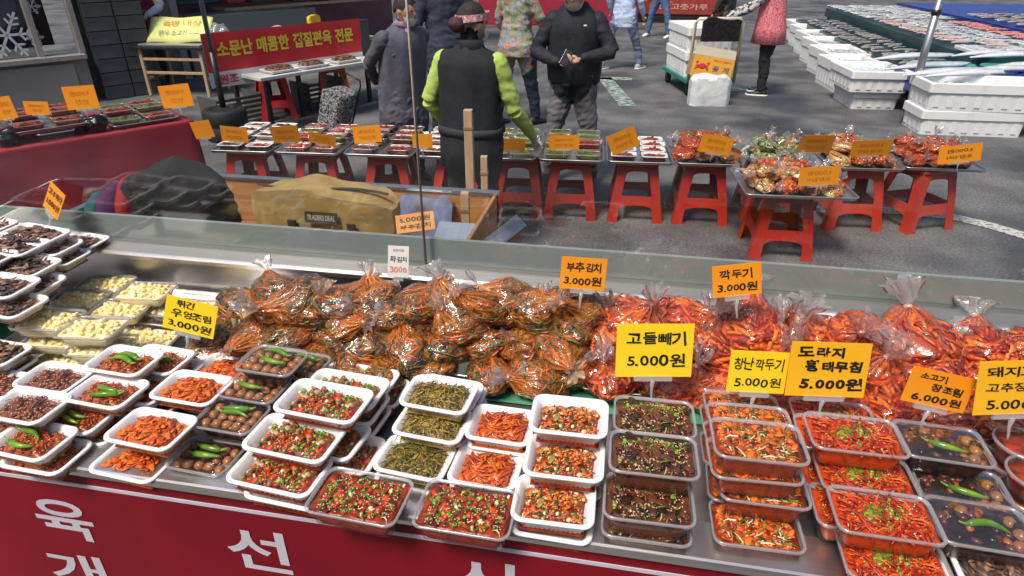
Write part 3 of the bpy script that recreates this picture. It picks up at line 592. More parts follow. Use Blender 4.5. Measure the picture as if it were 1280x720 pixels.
def bag_meshes(kind, var):
    """contents, film and gathered tail of one knotted bag about 0.15 m across, base at z = 0"""
    key = ('bag', kind, var)
    if key in CM: return CM[key]
    rnd = random.Random(var * 17 + len(kind)); a, bb, c = .088, .068, .046
    el = R(rnd.uniform(28, 70)); az = rnd.uniform(0, 6.28)
    nd = Vector((math.cos(az) * math.cos(el), math.sin(az) * math.cos(el), math.sin(el)))
    ux = nd.orthogonal().normalized(); uy = nd.cross(ux)
    def surf(th, ph, pleat, grow):
        d = nd * math.cos(th) + (ux * math.cos(ph) + uy * math.sin(ph)) * math.sin(th)
        k = grow * (1 + .17 * noise.noise(d * 1.9 + Vector((var * 5.1, 0, 0))) + .05 * noise.noise(d * 5 + Vector((0, var * 3., 1))))
        g = math.exp(-(th / .30) ** 2); k *= 1 + .34 * g
        if pleat: k *= 1 + pleat * (.05 * math.cos(13 * ph + 2 * noise.noise(Vector((ph * 2, var, 0)))) + .03 * math.cos(23 * ph + var)) * math.exp(-(th / 1.0) ** 2) + .012 * noise.noise(d * 14 + Vector((var, 9, 0)))
        p = Vector((d.x * a * k, d.y * bb * k, d.z * c * k))
        if p.z < -c * .72: p.z = -c * .72 + (p.z + c * .72) * .15
        p.z += c * .76
        return p
    b = MB(); nT, nP = 20, 34
    b.rings([[surf(.10 + (math.pi - .13) * i / nT, 2 * math.pi * j / nP, 0, .90 if kind in ('leek', 'greens', 'napa') else .86) for j in range(nP)] for i in range(nT + 1)], {'leek': 7, 'radish': 8, 'napa': 4, 'greens': 5, 'mixed': 8}[kind], cap0=True, cap1=True)
    if kind in ('leek', 'greens', 'napa', 'radish'):
        for _ in range({'leek': 330, 'radish': 260}.get(kind, 120)):
            th = rnd.uniform(.25, 2.6); ph = rnd.uniform(0, 6.28); dth = rnd.gauss(0, .75); dph = rnd.gauss(0, .8); pts = []
            if kind == 'radish': dth *= .45; dph *= .5
            for i in range(6):
                t = i / 5 - .5; pts.append(surf(min(2.9, max(.12, th + dth * t)), ph + dph * t, 0, .925 + rnd.uniform(-.02, .025)))
            w = rnd.uniform(.0014, .0036) if kind == 'leek' else rnd.uniform(.0028, .0075); up = (pts[3] - Vector((0, 0, c * .7)))
            mi = {'leek': 0 if rnd.random() < .64 else 1, 'greens': 5 if rnd.random() < .8 else 0, 'napa': rnd.choice((4, 4, 6, 1, 5)), 'radish': rnd.choice((2, 2, 2, 3, 3, 6))}[kind]
            b.tube(pts, [w * .5, w, w, w, w, w * .4], 4, mi, flat=.5, up=up)
    else:
        vs2, fs2 = ico(2); cub = [v / max(abs(v.x), abs(v.y), abs(v.z)) ** .7 for v in vs2]
        for _ in range(120):
            th = rnd.uniform(.3, 2.6); ph = rnd.uniform(0, 6.28); p = surf(th, ph, 0, rnd.uniform(.82, .90)); s = rnd.uniform(.0065, .0105); q = rot(rnd.uniform(0, 6), rnd.uniform(0, 6), rnd.uniform(0, 6)); k1, k2 = rnd.uniform(.7, 1.3), rnd.uniform(.7, 1.1)
            b.add([p + q @ Vector((v.x * s * k1, v.y * s, v.z * s * k2)) for v in cub], fs2, rnd.choice((2, 2, 2, 3, 6) if kind == 'radish' else (2, 6, 6, 3, 4)))
    con = b.mesh('contents', BAGM)
    b = MB(); sm = []; nT, nP = 26, 60
    Rg = []
    for i in range(nT + 1):
        th = .03 + (math.pi - .06) * (i / nT) ** 1.15; Rg.append([surf(th, 2 * math.pi * j / nP, 1, 1.0) for j in range(nP)]); sm += [math.exp(-(th / (.85 if kind == 'leek' else .6)) ** 2) * (.55 + .45 * math.cos(13 * 2 * math.pi * j / nP + var)) for j in range(nP)]
    b.rings(Rg)
    fm = b.mesh('film', bagfilm_g if kind in ('leek',) else bagfilm_r, smear=sm)
    # tail: gathered at the knot, then fanning out, crumpled
    tip = surf(.03, 0, 0, 1.0); b = MB(); Rg = []; nP = 44; L = rnd.uniform(.034, .05) if kind == 'leek' else rnd.uniform(.034, .055); f1 = rnd.uniform(.016, .024) if kind == 'leek' else rnd.uniform(.020, .030)
    lean = Vector((rnd.uniform(-.5, .5), rnd.uniform(-.5, .5), .35 if kind != 'leek' else 0))
    for i in range(9):
        t = i / 8; rad = .0058 + (f1 * t ** 1.1) + (.003 if i == 0 else 0); row = []
        for j in range(nP):
            ph = 2 * math.pi * j / nP; fold = 1 + (.30 * math.cos(6 * ph + var) + .22 * math.cos(11 * ph + 2 * var)) * min(1, t * 1.6) + .5 * t * noise.noise(Vector((math.cos(ph) * 2.5, math.sin(ph) * 2.5, t * 4 + var)))
            ln = L * t * (1 + .30 * t * noise.noise(Vector((math.cos(ph) * 1.6, math.sin(ph) * 1.6, var * 2.))))
            row.append(tip + nd * (ln - .003) + lean * (L * t * t * .5) + ux * (math.cos(ph) * rad * fold) + uy * (math.sin(ph) * rad * fold * .6))
        Rg.append(row)
    b.rings(Rg); tl = b.mesh('tail', bagtail if kind != 'leek' or var % 3 else bagtail_o)
    b = MB(); n = 14
    b.rings([[tip + nd * (-.004 + .009 * i / 4) + (ux * math.cos(q) + uy * math.sin(q)) * (.0085 * math.sin(math.pi * (i + .6) / 5.2) * (1 + .15 * math.cos(3 * q))) for q in [2 * math.pi * j / n for j in range(n)]] for i in range(5)], cap0=True, cap1=True)
    kn = b.mesh('knot', mat('knot_orange', (.55, .13, .03), (.75, .4, .2), rough=.25, scale=80, coat=.4) if kind == 'leek' else mat('knot_red', (.5, .12, .06), (.75, .45, .38), rough=.25, scale=80, coat=.4))
    CM[key] = (con, fm, tl, kn); return CM[key]
def bag(kind, var, loc, rz, label, group, sc=1., r=None):
    con, fm, tl, kn = bag_meshes(kind, var)
    t = thing('kimchi_bag', label, 'plastic bag', loc, rz, group, r=r, sc=sc)
    stuff(obj('contents', con, t)); obj('film', fm, t); obj('tail', tl, t); obj('knot', kn, t); return t
def bag_pile(rows, kind, desc, group, nvar, seed):
    rnd = random.Random(seed)
    for rn, z, sc, pts in rows:
        pts = sorted(pts)
        for i, (px, py) in enumerate(pts):
            p = atz(px, py, z + .035 * sc); rx, ry = rnd.uniform(-.3, .3), rnd.uniform(-.3, .3)
            bag(kind, rnd.randrange(nvar), (p.x, min(p.y, 1.42), z), 0, 'clear knotted bag of ' + desc + ', ' + ORD[i] + ' from the left in the ' + rn + ' row', group, sc * (rnd.uniform(.88, 1.04) if kind == 'leek' else rnd.uniform(.98, 1.15)), r=(rx, ry, rnd.uniform(0, 6.28)))
bag_pile([('front', .702, .92, [(262, 440), (330, 452), (400, 452), (478, 470), (545, 462), (610, 466), (672, 470), (708, 462), (440, 462)]),
          ('middle', .742, .98, [(276, 412), (320, 420), (365, 420), (420, 418), (468, 428), (512, 430), (560, 432), (605, 428), (652, 430), (698, 432)]),
          ('upper', .785, .98, [(300, 380), (345, 388), (390, 395), (440, 398), (485, 398), (530, 396), (578, 402), (635, 392), (680, 398), (712, 405)]),
          ('back', .822, .96, [(345, 362), (382, 372), (428, 378), (470, 374), (522, 380), (565, 380), (632, 368), (668, 382), (715, 385), (598, 384)])],
         'leek', 'dark leek kimchi', 'bags of leek kimchi on the counter', 7, 4)
bag_pile([('front', .702, 1.0, [(768, 470), (840, 482), (900, 490), (975, 500), (1050, 505), (1110, 515), (1172, 520), (1240, 530), (1295, 536)]),
          ('middle', .750, 1.05, [(765, 425), (830, 435), (895, 440), (960, 445), (1030, 455), (1090, 455), (1150, 462), (1220, 470), (1290, 478)]),
          ('back', .795, 1.05, [(790, 398), (850, 395), (935, 405), (1000, 405), (1068, 412), (1140, 420), (1215, 425), (1285, 430)])],
         'radish', 'red radish kimchi', 'bags of red kimchi on the counter', 6, 9)

# ------------------------------------------------------------------ price cards
yellow = mat('yellow_card', (.86, .60, .012), (.9, .64, .02), rough=.5, scale=6)
amber = mat('amber_card', (.84, .42, .012), (.88, .46, .016), rough=.5, scale=6)
orange_c = mat('orange_card', (.80, .27, .008), (.84, .31, .012), rough=.5, scale=6)
white_c = mat('white_card', (.75, .71, .70), rough=.5); ink = mat('black_ink', (.012, .010, .008), rough=.5); ink_o = mat('orange_ink', (.6, .2, .1), rough=.5); ink_b = mat('blue_ink', (.2, .2, .36), rough=.5)
faint = mat('ink_showing_through', (.52, .15, .008), rough=.6)
holder_m = film('clear_clip', haze=.45, base=.04, rough=.2)
laminate = film('card_laminate', gain=1.0, base=.0, rough=.1, bump=.25, bscale=14)
def card(px, py, Y, wpx, hpx, roll, m, lines, label, tilt=14, yaw=0, mirror=False, clip=True, group='price cards on the counter', inkm=None, curl=.0, bold=.022):
    """a card held up in a clip; lines: (text, x, y, width, height) as fractions of the card"""
    p = aty(px, py, Y); k = depth(p) / FPX; w, h = wpx * k, hpx * k
    t = thing('price_card', label, 'price card', p, 0, group)
    t.rotation_euler = (Matrix.Rotation(YAW + R(yaw), 3, 'Z') @ Matrix.Rotation(R(-tilt), 3, 'X') @ Matrix.Rotation(R(-roll), 3, 'Y')).to_euler()
    b = MB(); N = 6
    def fn(u, v): return Vector(((u - .5) * w, curl * math.sin(u * math.pi), (v - .5) * h))
    b.grid(fn, N, 2); me = b.mesh('card', m, False); bm = bmesh.new(); bm.from_mesh(me); bmesh.ops.solidify(bm, geom=bm.faces[:], thickness=.0012); bm.to_mesh(me); bm.free()
    obj('card', me, t)
    if not mirror and clip: b = MB(); b.grid(lambda u, v: Vector(((u - .5) * (w + .004), -.0034 + .0006 * noise.noise(Vector((u * 5, v * 5, px))), (v - .5) * (h + .004))), 10, 8); obj('laminate', b.mesh('laminate', laminate), t)
    for i, (tx, cx, cy, lw, lh) in enumerate(lines):
        obj('lettering', text_mesh('lettering', tx, lw * w, lh * h, (inkm or ink) if not isinstance(inkm, list) else inkm[i], bold, .1, int(px) + i, mirror=mirror), t, ((cx - .5) * w * (-1 if mirror else 1), -.0022, (.5 - cy) * h))
    if clip:
        obj('clip', boxm('clip', (w * .5, .008, .012), holder_m, .001), t, (0, .001, -h / 2 - .004)); b = MB(); b.tube([(0, .002, -h / 2 - .008), (0, .006, -h / 2 - .03), (0, .004, -h / 2 - .055)], [.006, .003, .003], 8); obj('clip_stem', b.mesh('clip_stem', holder_m), t)
    return t
card(818, 438, 1.17, 96, 70, 0, yellow, [('고들빼기', .52, .27, .78, .27), ('5.000원', .53, .68, .76, .26)], 'large yellow price card reading 고들빼기 5.000원 among red bags')
card(947, 465, 1.14, 73, 55, -3, yellow, [('창난깍두기', .50, .31, .86, .32), ('5.000원', .52, .74, .8, .24)], 'yellow price card reading 창난깍두기 5.000원 beside the largest lettered card', bold=.015)
card(1035, 462, 1.15, 100, 72, -2, amber, [('도라지', .38, .18, .58, .2), ('황태무침', .56, .43, .72, .22), ('5.000원', .56, .76, .8, .24)], 'amber price card reading 도라지 황태무침 5.000원 with bold black strokes', bold=.045)
card(1173, 487, 1.13, 84, 47, -13, orange_c, [('소고기', .36, .2, .42, .2), ('장조림', .62, .47, .5, .24), ('6.000원', .52, .78, .78, .24)], 'tilted orange price card reading 소고기 장조림 6.000원', bold=.03)
card(1273, 484, 1.13, 106, 72, 2, amber, [('돼지고기', .5, .2, .8, .2), ('고추장볶음', .53, .49, .84, .2), ('5.000원', .5, .8, .7, .2)], 'amber price card for pork at the edge of the picture', bold=.02)
card(729, 342, 1.36, 57, 41, -4, orange_c, [('부추김치', .5, .3, .76, .32), ('3.000원', .5, .72, .82, .28)], 'orange price card reading 부추김치 3.000원 above the dark leek bags')
card(921, 350, 1.34, 61, 41, 6, orange_c, [('깍두기', .48, .3, .68, .32), ('3.000원', .5, .72, .82, .28)], 'orange price card reading 깍두기 3.000원 above the red bags')
card(238, 396, 1.17, 64, 44, -15, yellow, [('튀긴', .38, .17, .34, .22), ('우엉조림', .52, .47, .78, .26), ('3.000원', .52, .79, .84, .24)], 'yellow price card reading 튀긴 우엉조림 3.000원 beside the garlic boxes')
card(68, 251, 1.50, 30, 39, -30, orange_c, [('고추튀각', .5, .3, .88, .26), ('3.000원', .5, .66, .84, .24)], 'small tilted orange price card standing above the snack trays', yaw=-24)
card(498, 327, 1.465, 26, 40, -3, white_c, [('반찬가게', .5, .14, .5, .09), ('파김치', .5, .42, .8, .2), ('3000', .5, .75, .8, .2)], 'narrow white price card for scallion kimchi against the back wall', inkm=[ink_b, ink, ink_o], bold=.012)
# ------------------------------------------------------------------ behind the glass: the work bin and what lies in it
ply = mat('plywood', (.40, .17, .05), (.52, .25, .09), rough=.5, scale=5, stretch=(1, 8, 8), bump=.05)
wood = mat('pale_wood', (.45, .29, .17), (.58, .40, .26), rough=.6, scale=7, stretch=(8, 8, 1), bump=.05)
bx0, bx1, by0, by1, bz0, bz1 = -1.78, -.44, 1.61, 2.12, .72, .875
wb = thing('work_bin', 'open plywood bin with steel rim just behind the glass screen', 'bin', ((bx0 + bx1) / 2, (by0 + by1) / 2, bz0)); wc = Vector(wb.location)
def wpart(nm, size, c, m): obj(nm, boxm(nm, size, m, .002), wb, Vector(c) - wc)
wpart('floor_board', (bx1 - bx0, by1 - by0, .012), ((bx0 + bx1) / 2, (by0 + by1) / 2, bz0 - .006), ply)
wpart('back_board', (bx1 - bx0, .012, bz1 - bz0 - .001), ((bx0 + bx1) / 2, by1 - .006, (bz0 + bz1) / 2 + .001), ply)
for sx, nm in ((bx0 + .006, 'side_board'), (bx1 - .006, 'side_board')): wpart(nm, (.012, by1 - by0 - .026, bz1 - bz0 - .001), (sx, (by0 + by1) / 2, (bz0 + bz1) / 2 + .001), ply)
wpart('rim', (bx1 - bx0 + .02, .03, .012), ((bx0 + bx1) / 2, by1 - .004, bz1 + .007), steel_soft)
wpart('rim', (.026, by1 - by0 - .04, .012), (bx0 + .004, (by0 + by1) / 2 - .01, bz1 + .0075), steel_soft)
for sx in (bx0 + .05, bx1 - .05):
    for sy in (by0 + .06, by1 - .06): wpart('leg', (.05, .05, bz0 - .013), (sx, sy, (bz0 - .013) / 2), wood)
# wooden posts
def post(p, h, w, label, lean=0, zb=0):
    t = thing('wooden_post', label, 'post', p, 0, 'wooden posts behind the glass', r=(lean, 0, .1)); obj('post', boxm('post', (w, w, h), wood, .003), t, (0, 0, h / 2))
    obj('tape', boxm('tape', (w + .004, w + .004, .012), mat('brown_tape', (.30, .2, .12), rough=.3), .001), t, (0, 0, h * .93))
p = aty(581, 240, 2.02); post((p.x, p.y, 0), p.z, .028, 'pale wooden post at the corner of the plywood bin')
p = aty(605, 195, 2.35); post((p.x, p.y, 0), p.z, .026, 'thin pale stake standing behind the bin corner')
p = aty(585, 137, 2.6); post((p.x, p.y, 0), p.z, .036, 'tall grey weathered stake in front of the black vest')
# canvas tool bag
canvas = mat('khaki_canvas', (.40, .25, .075), (.50, .33, .12), rough=.75, scale=18, bump=.25, bscale=30); dstrap = mat('dark_webbing', (.035, .028, .02), rough=.8, c2=(.05, .04, .03))
def soft_box(name, w, d, h, m, sag=.012, seed=0, nx=26, ny=8, nz=10, bulge=.02):
    b = MB(); prof = []
    for j in range(nz * 2 + ny):
        if j < nz: prof.append((-d / 2, h * j / nz))
        elif j < nz + ny: prof.append((-d / 2 + d * (j - nz) / ny, h))
        else: prof.append((d / 2, h * (1 - (j - nz - ny) / nz)))
    prof.append((d / 2, 0)); Rg = []
    for i in range(nx + 1):
        u = i / nx; x = (u - .5) * w; e = min(1, min(u, 1 - u) * 9 + .12); row = []
        for y, z in prof:
            q = Vector((x * 14 + seed, y * 14, z * 14)); nz_ = noise.noise(q); n2 = noise.noise(q * .4)
            row.append(Vector((x + .006 * nz_, y * (1 + bulge * 4 * math.sin(math.pi * min(1, z / h)) * (1 - (2 * u - 1) ** 2) * .5) * (.55 + .45 * e) + .008 * nz_, z * (.86 + .14 * e) + (-sag + .03 * n2) * (z / h) ** 2 + .006 * nz_ * (z / h))))
        Rg.append(row)
    b.rings(Rg, closed=False); o0 = len(b.v) - len(prof)
    b.f.append(list(range(len(prof)))); b.m.append(0); b.f.append(list(range(o0, o0 + len(prof)))[::-1]); b.m.append(0)
    return sharp(b.mesh(name, m), 50)
pa, pb = aty(316, 285, 1.70), aty(490, 300, 1.70); bw = (pb - pa).length
tb = thing('tool_bag', 'long khaki canvas tool bag lying behind the glass', 'bag', ((pa.x + pb.x) / 2, 1.76, bz0 + .002), 0)
obj('body', sharp(soft_box('body', bw, .13, .275, canvas, seed=3, sag=.0)), tb)
b = MB(); b.tube([(x, -.012 + .012 * math.sin(x * 15), .272 + .014 * noise.noise(Vector((x * 6, 3, 0)))) for x in [(-.46 + .92 * i / 14) * bw for i in range(15)]], .007, 6, flat=.5); obj('zip_flap', b.mesh('zip_flap', dstrap), tb)
for fx in (-.18, .24): obj('strap', bev(boxm('strap', (.028, .006, .10), dstrap), .002), tb, (fx * bw, -.076, .14))
b = MB(); b.tube([((-.18 + .42 * t) * bw, -.082 - .012 * math.sin(t * math.pi), .09) for t in [i / 10 for i in range(11)]], .006, 6); obj('handle', b.mesh('handle', dstrap), tb)
pt = obj('patch', boxm('patch', (.105, .004, .034), dstrap), tb, (.04 * bw, -.080, .205), r=(R(-12), 0, R(0))); obj('lettering', text_mesh('lettering', 'TRADERS DEAL', .09, .016, mat('pale_print', (.6, .52, .4), rough=.6), .01), pt, (0, -.0026, 0))
# bundled cloth bag
p = aty(186, 262, 1.74); cb = thing('cloth_bag', 'crumpled dark bag with striped cloth panel behind the glass', 'bag', (p.x, 1.80, bz0 + .002), R(8))
blackc = mat('black_cloth', (.010, .011, .012), (.022, .023, .025), rough=.85, scale=14, bump=.3, bscale=40)
def lump(name, rad, m, seed, amp=.22, sub=4, fl=-.8):
    b = MB(); vs, fs = ico(sub)
    P = [Vector((v.x * rad[0], v.y * rad[1], max(v.z, fl) * rad[2])) * (1 + amp * noise.noise(v * 1.6 + Vector((seed, 0, 0))) + amp * .5 * noise.noise(v * 4 + Vector((0, seed, 0)))) for v in vs]
    z0 = min(q.z for q in P); b.add([q - Vector((0, 0, z0)) for q in P], fs); return b.mesh(name, m)
obj('body', lump('body', (.21, .12, .16), blackc, 3), cb, (.05, 0, 0)); obj('fold', lump('fold', (.07, .05, .045), blackc, 8), cb, (.02, .02, .15))
for i, (mm, dx) in enumerate(((mat('teal_cloth', (.01, .10, .10), rough=.8), -.19), (mat('purple_cloth', (.10, .02, .11), rough=.8), -.14), (mat('red_cloth', (.35, .015, .02), rough=.8), -.075))): obj('stripe_panel', lump('stripe_panel', (.05, .10, .115 + .012 * i), mm, i + 2, .12, 3), cb, (dx, -.02, 0))
# water bottle
p = aty(258, 258, 2.0); wt = thing('water_bottle', 'small clear water bottle with blue cap in the bin', 'bottle', (p.x, 2.0, bz0 + .002))
ring = lambda r, z, n=20: [(r * math.cos(a), r * math.sin(a), z) for a in [2 * math.pi * k / n for k in range(n)]]
b = MB(); b.rings([ring(.028, 0), ring(.03, .006), ring(.03, .11), ring(.026, .13), ring(.013, .15), ring(.012, .162)], 0, True, True); obj('body', b.mesh('body', film('pet_bottle', tint=(.9, .95, 1), haze=.15, base=.05)), wt)
b = MB(); b.rings([ring(.0135, .158), ring(.0135, .176), ring(.012, .178)], 0, True, True); obj('cap', b.mesh('cap', mat('blue_cap', (.12, .25, .7), rough=.4)), wt)
b = MB(); b.rings([ring(.0305, .045), ring(.0305, .095)]); obj('sleeve', b.mesh('sleeve', mat('bottle_label', (.55, .62, .8), rough=.4, c2=(.8, .8, .85), scale=40)), wt)
p = aty(285, 268, 1.86); t = thing('plastic_tub', 'shallow clear plastic tub lying beside the canvas bag', 'tub', (p.x, 1.86, bz0 + .002), R(12)); obj('tub', deli_box(.2, .15, .07), t); obj('cloth', lump('cloth', (.07, .05, .03), mat('olive_rag', (.10, .09, .02), (.2, .17, .05), rough=.9), 5, .3, 3), t, (0, 0, .004))
# glossy wrapped pack, steel chute, stray card
p = aty(525, 258, 2.0); pk = thing('film_pack', 'blue-brown glossy film pack leaning in the bin', 'package', (p.x, 2.02, bz0 + .002), R(5), r=(R(-22), 0, R(5)))
obj('pack', soft_box('pack', .2, .05, .17, mat('brown_blue_wrap', (.12, .07, .04), (.25, .33, .6), rough=.18, scale=6, bump=.4, bscale=18, coat=.6), seed=9), pk)
p0, p1 = aty(618 - 6, 238, 2.0), aty(545, 305, 1.66)
ch = thing('steel_knife', 'wide steel chopping blade with dark edge leaning by the bin post', 'knife', (p1.x + .05, 1.70, bz0 + .05)); q = Vector(ch.location)
b = MB(); b.bar(Vector((-.03, -.01, -.02)), Vector((.165, .2, .105)), .05, .003, up=(.3, -.6, .8)); obj('blade', b.mesh('blade', steel), ch)
b = MB(); b.bar(Vector((-.075, -.055, -.05)), Vector((-.03, -.01, -.02)), .035, .02, up=(.3, -.6, .8)); obj('handle', b.mesh('handle', mat('brown_handle', (.12, .05, .02), rough=.5)), ch)
obj('crate_side', None) if False else None
ct = thing('tin_sheet', 'pale blue-grey ribbed tin sheet beside the pale post', 'sheet', (-.515, 1.72, .74))
b = MB(); b.rings([[(x, -.1 + .003 * (i % 2), 0) for i, x in enumerate([-.075 + .15 * k / 12 for k in range(13)])], [(x, .18 + .003 * (i % 2), .11) for i, x in enumerate([-.075 + .15 * k / 12 for k in range(13)])]], closed=False); obj('sheet', b.mesh('sheet', mat('pale_tin', (.35, .42, .52), rough=.35, metal=.4, c2=(.42, .5, .6), scale=9), False), ct)
card(519, 278, 1.70, 48, 24, 8, orange_c, [('5.000원', .5, .3, .8, .3), ('부추김치', .5, .72, .8, .3)], 'orange card lying tilted beside the canvas bag, its writing upside down', tilt=40, mirror=False, clip=False)

# ------------------------------------------------------------------ plastic stools
stool_red = mat('red_plastic', (.36, .018, .012), (.44, .028, .018), rough=.36, scale=5); stool_or = mat('orange_plastic', (.8, .12, .02), (.85, .16, .03), rough=.35, scale=5); stool_br = mat('bright_red_plastic', (.62, .03, .04), (.68, .04, .05), rough=.35, scale=5)
SR = [stool_red, mat('red_plastic_faded', (.42, .03, .018), (.52, .055, .035), rough=.42, scale=9), mat('red_plastic_dull', (.30, .016, .012), (.40, .03, .02), rough=.45, scale=7)]
def stool(m, loc, rz, label, group, h=.405, top=.27, base=.36):
    if m is stool_red: m = SR[int(abs(loc[0] * 7)) % 3]
    t = thing('plastic_stool', label, 'stool', loc, rz, group); key = ('stool', m.name, h)
    if key not in CM:
        P = rrect(top, top, .035, 4, 2); b = MB()
        b.rings([[(x * .9, y * .9, h - .022) for x, y in P], [(x, y, h - .03) for x, y in P], [(x * 1.015, y * 1.015, h - .012) for x, y in P], [(x * .99, y * .99, h - .002) for x, y in P], [(x * .93, y * .93, h) for x, y in P], [(x * .3, y * .3, h - .003) for x, y in P], [(x * .18, y * .18, h - .006) for x, y in P], [(x * .17, y * .17, h - .02) for x, y in P], [(x * .9, y * .9, h - .022) for x, y in P]]); seat = b.mesh('seat', m)
        # leg: L-shaped corner post flaring outwards
        b = MB(); q0, q1 = top / 2 - .006, base / 2; w0, w1, th = .052, .062, .006
        L = lambda q, w, z: [(q, q, z), (q - w, q, z), (q - w, q - th, z), (q - th, q - th, z), (q - th, q - w, z), (q, q - w, z)]
        b.rings([L(q1 + .004, w1 + .008, 0), L(q1 - .002, w1, .03), L((q0 + q1) / 2, (w0 + w1) / 2, h * .5), L(q0, w0 + .012, h - .035), L(q0 - .002, w0 + .03, h - .02)], 0, True, True); leg = b.mesh('leg', m, False)
        b = MB(); zt, zb = h * .44, h * .26; xs = [-1 + 2 * i / 10 for i in range(11)]; q = lambda z: q1 + (q0 - q1) * z / (h - .03)
        fr = [(x * (q(zt) - .02), q(zt) - .001, zt) for x in xs]; bo = [(x * (q(zb) - .02), q(zb) - .001 - 0, zb - .05 * x ** 4 + .012 * (1 - x * x)) for x in xs]
        b.rings([[(x, y - .005, z) for x, y, z in fr], fr, bo, [(x, y - .005, z) for x, y, z in bo]], closed=False); b.rings([[(x, y - .005, z) for x, y, z in bo], [(x, y - .005, z) for x, y, z in fr]], closed=False)
        rail = b.mesh('stretcher', m, False)
        b = MB(); zt, zb = h - .025, h - .062
        fr = [(x * (q(zt) - .03), q(zt) - .003, zt) for x in xs]; bo = [(x * (q(zb) - .03), q(zb) - .003, zb - .035 * abs(x) ** 3) for x in xs]
        b.rings([[(x, y - .005, z) for x, y, z in fr], fr, bo, [(x, y - .005, z) for x, y, z in bo]], closed=False); ap = b.mesh('apron', m, False)
        CM[key] = (seat, leg, rail, ap)
    seat, leg, rail, ap = CM[key]; obj('seat', seat, t)
    for k in range(4): obj('leg', leg, t, rz=k * math.pi / 2); obj('stretcher', rail, t, rz=k * math.pi / 2); obj('apron', ap, t, rz=k * math.pi / 2)
    return t
RY = lambda x: 4.115 + .085 * x          # front edge of the row of trays on stools
rowx = [-2.62, -2.12, -1.62, -1.14, -.72, -.365, .08, .51]
desc = ['under the pink packs near the red cloth', 'under the white trays behind the cloth bag', 'behind the canvas bag', 'under the trays beside the black vest', 'just beside the black vest', 'under the tray in front of grey trousers', 'under the tray with the slanted card', 'under the tray of flat red bags']
for i, x in enumerate(rowx): stool(stool_red, (x, RY(x) + .19, 0), R(4 + i % 3), 'red plastic stool ' + desc[i], 'red stools under the steel trays')
stool(stool_red, (.95, 3.87, 0), R(3), 'red plastic stool nearest the counter, under the big bag tray', 'red stools under the steel trays')
stool(stool_red, (1.49, 4.42, 0), R(6), 'red plastic stool under the orange bag tray', 'red stools under the steel trays'); stool(stool_red, (1.93, 4.48, 0), R(24), 'red plastic stool at the end of the row, turned askew', 'red stools under the steel trays')
ST = .408
def table_tray(x0, x1, y, d, label, rz=4): steel_tray(label, x1 - x0, d, .022, ((x0 + x1) / 2, y + d / 2, ST), R(rz), 'steel trays on the stools'); return (x0 + x1) / 2, y + d / 2
TR = [(-2.84, -2.4, 'steel tray of pink packs next to the red cloth'), (-2.38, -1.92, 'steel tray of pink and green packs behind the cloth bag'), (-1.9, -1.42, 'steel tray of orange packs behind the canvas bag'), (-1.4, -1.0, 'steel tray half hidden by the black vest'), (-.98, -.6, 'steel tray the gloved hand reaches over'), (-.585, -.155, 'steel tray of green packs in front of grey trousers'), (-.14, .29, 'steel tray of white packs with the slanted card'), (.30, .73, 'steel tray of flat red bags')]
for k, v in dict(meat=('chili', [('flake', 22, .04, 'chili'), ('flake', 14, .036, 'pinkmeat'), ('flake', 6, .03, 'scalw')]), greenp=('olive', [('strip', 50, .034, 'scal'), ('flake', 16, .03, 'olive'), ('strip', 10, .02, 'chili')]), redp=('chilidark', [('flake', 26, .034, 'chili'), ('strip', 26, .03, 'orangedark'), ('strip', 10, .02, 'scal')]), brownp=('beef', [('flake', 26, .034, 'beef'), ('strip', 26, .03, 'brown'), ('ses', 20, 0, 'sesame')])).items(): RECIPES[k] = v
FM['pinkmeat'] = mat('pink_meat', (.62, .10, .12), (.8, .4, .38), rough=.3, isl=.8, coat=.3); FK.append('pinkmeat'); FL.append(FM['pinkmeat']); FI['pinkmeat'] = len(FL) - 1
PN = dict(meat='pink seasoned packs', greenp='green leafy side dish', redp='red seasoned side dish', brownp='brown seasoned side dish')
def packs(x0, x1, y, kinds, style, ref, rows, cols, zb, rz=4, seed=0, wd=.17, dd=.115, step=.0, ang=0, org=None):
    """grid of packs on a tray, rear rows stacked higher"""
    rnd = random.Random(seed); W = x1 - x0
    for r in range(rows):
        for c in range(cols):
            lv = 1 + (r if step else 0) // 1 if step else 1
            for l in range(min(2, lv)):
                kd = kinds[(c + r) % len(kinds)] if len(kinds) > 1 else kinds[0]
                lx, ly = (c + .5) / cols * W * .94 + W * .03 - W / 2, (r + .5) * (dd + .022) + .035; a = R(rz)
                if org is None: px, py = (x0 + x1) / 2 + lx * math.cos(a) - (ly - .3) * math.sin(a), y + .3 + lx * math.sin(a) + (ly - .3) * math.cos(a)
                else: px, py = org[0] + lx * math.cos(a) - ly * math.sin(a), org[1] + lx * math.sin(a) + ly * math.cos(a)
                lab = ('white tray' if style == 'white' else 'clear box') + ' of ' + PN[kd] + ', ' + ['front', 'second', 'third', 'rear', 'hindmost'][r] + ' row' + (' ' + ['lower', 'upper'][l] if step and lv > 1 else '') + ' column ' + ORD[c] + ', ' + ref
                dish(kd, style, wd, dd, .034, (px + rnd.uniform(-.006, .006), py, zb + .036 * l), R(rz) + rnd.uniform(-.06, .06), lab, 'packs ' + ref, rnd.randrange(2))
for i, (x0, x1, lb) in enumerate(TR):
    y = RY((x0 + x1) / 2) - .02; table_tray(x0, x1, y, .64, lb)
zz = ST + .006
packs(-2.84, -2.4, RY(-2.62), ['brownp', 'meat'], 'white', 'next to red cloth', 4, 2, zz, seed=1, step=1)
packs(-2.38, -1.92, RY(-2.15), ['meat', 'meat', 'greenp'], 'deli', 'behind the cloth bag', 4, 2, zz, seed=2, step=1)
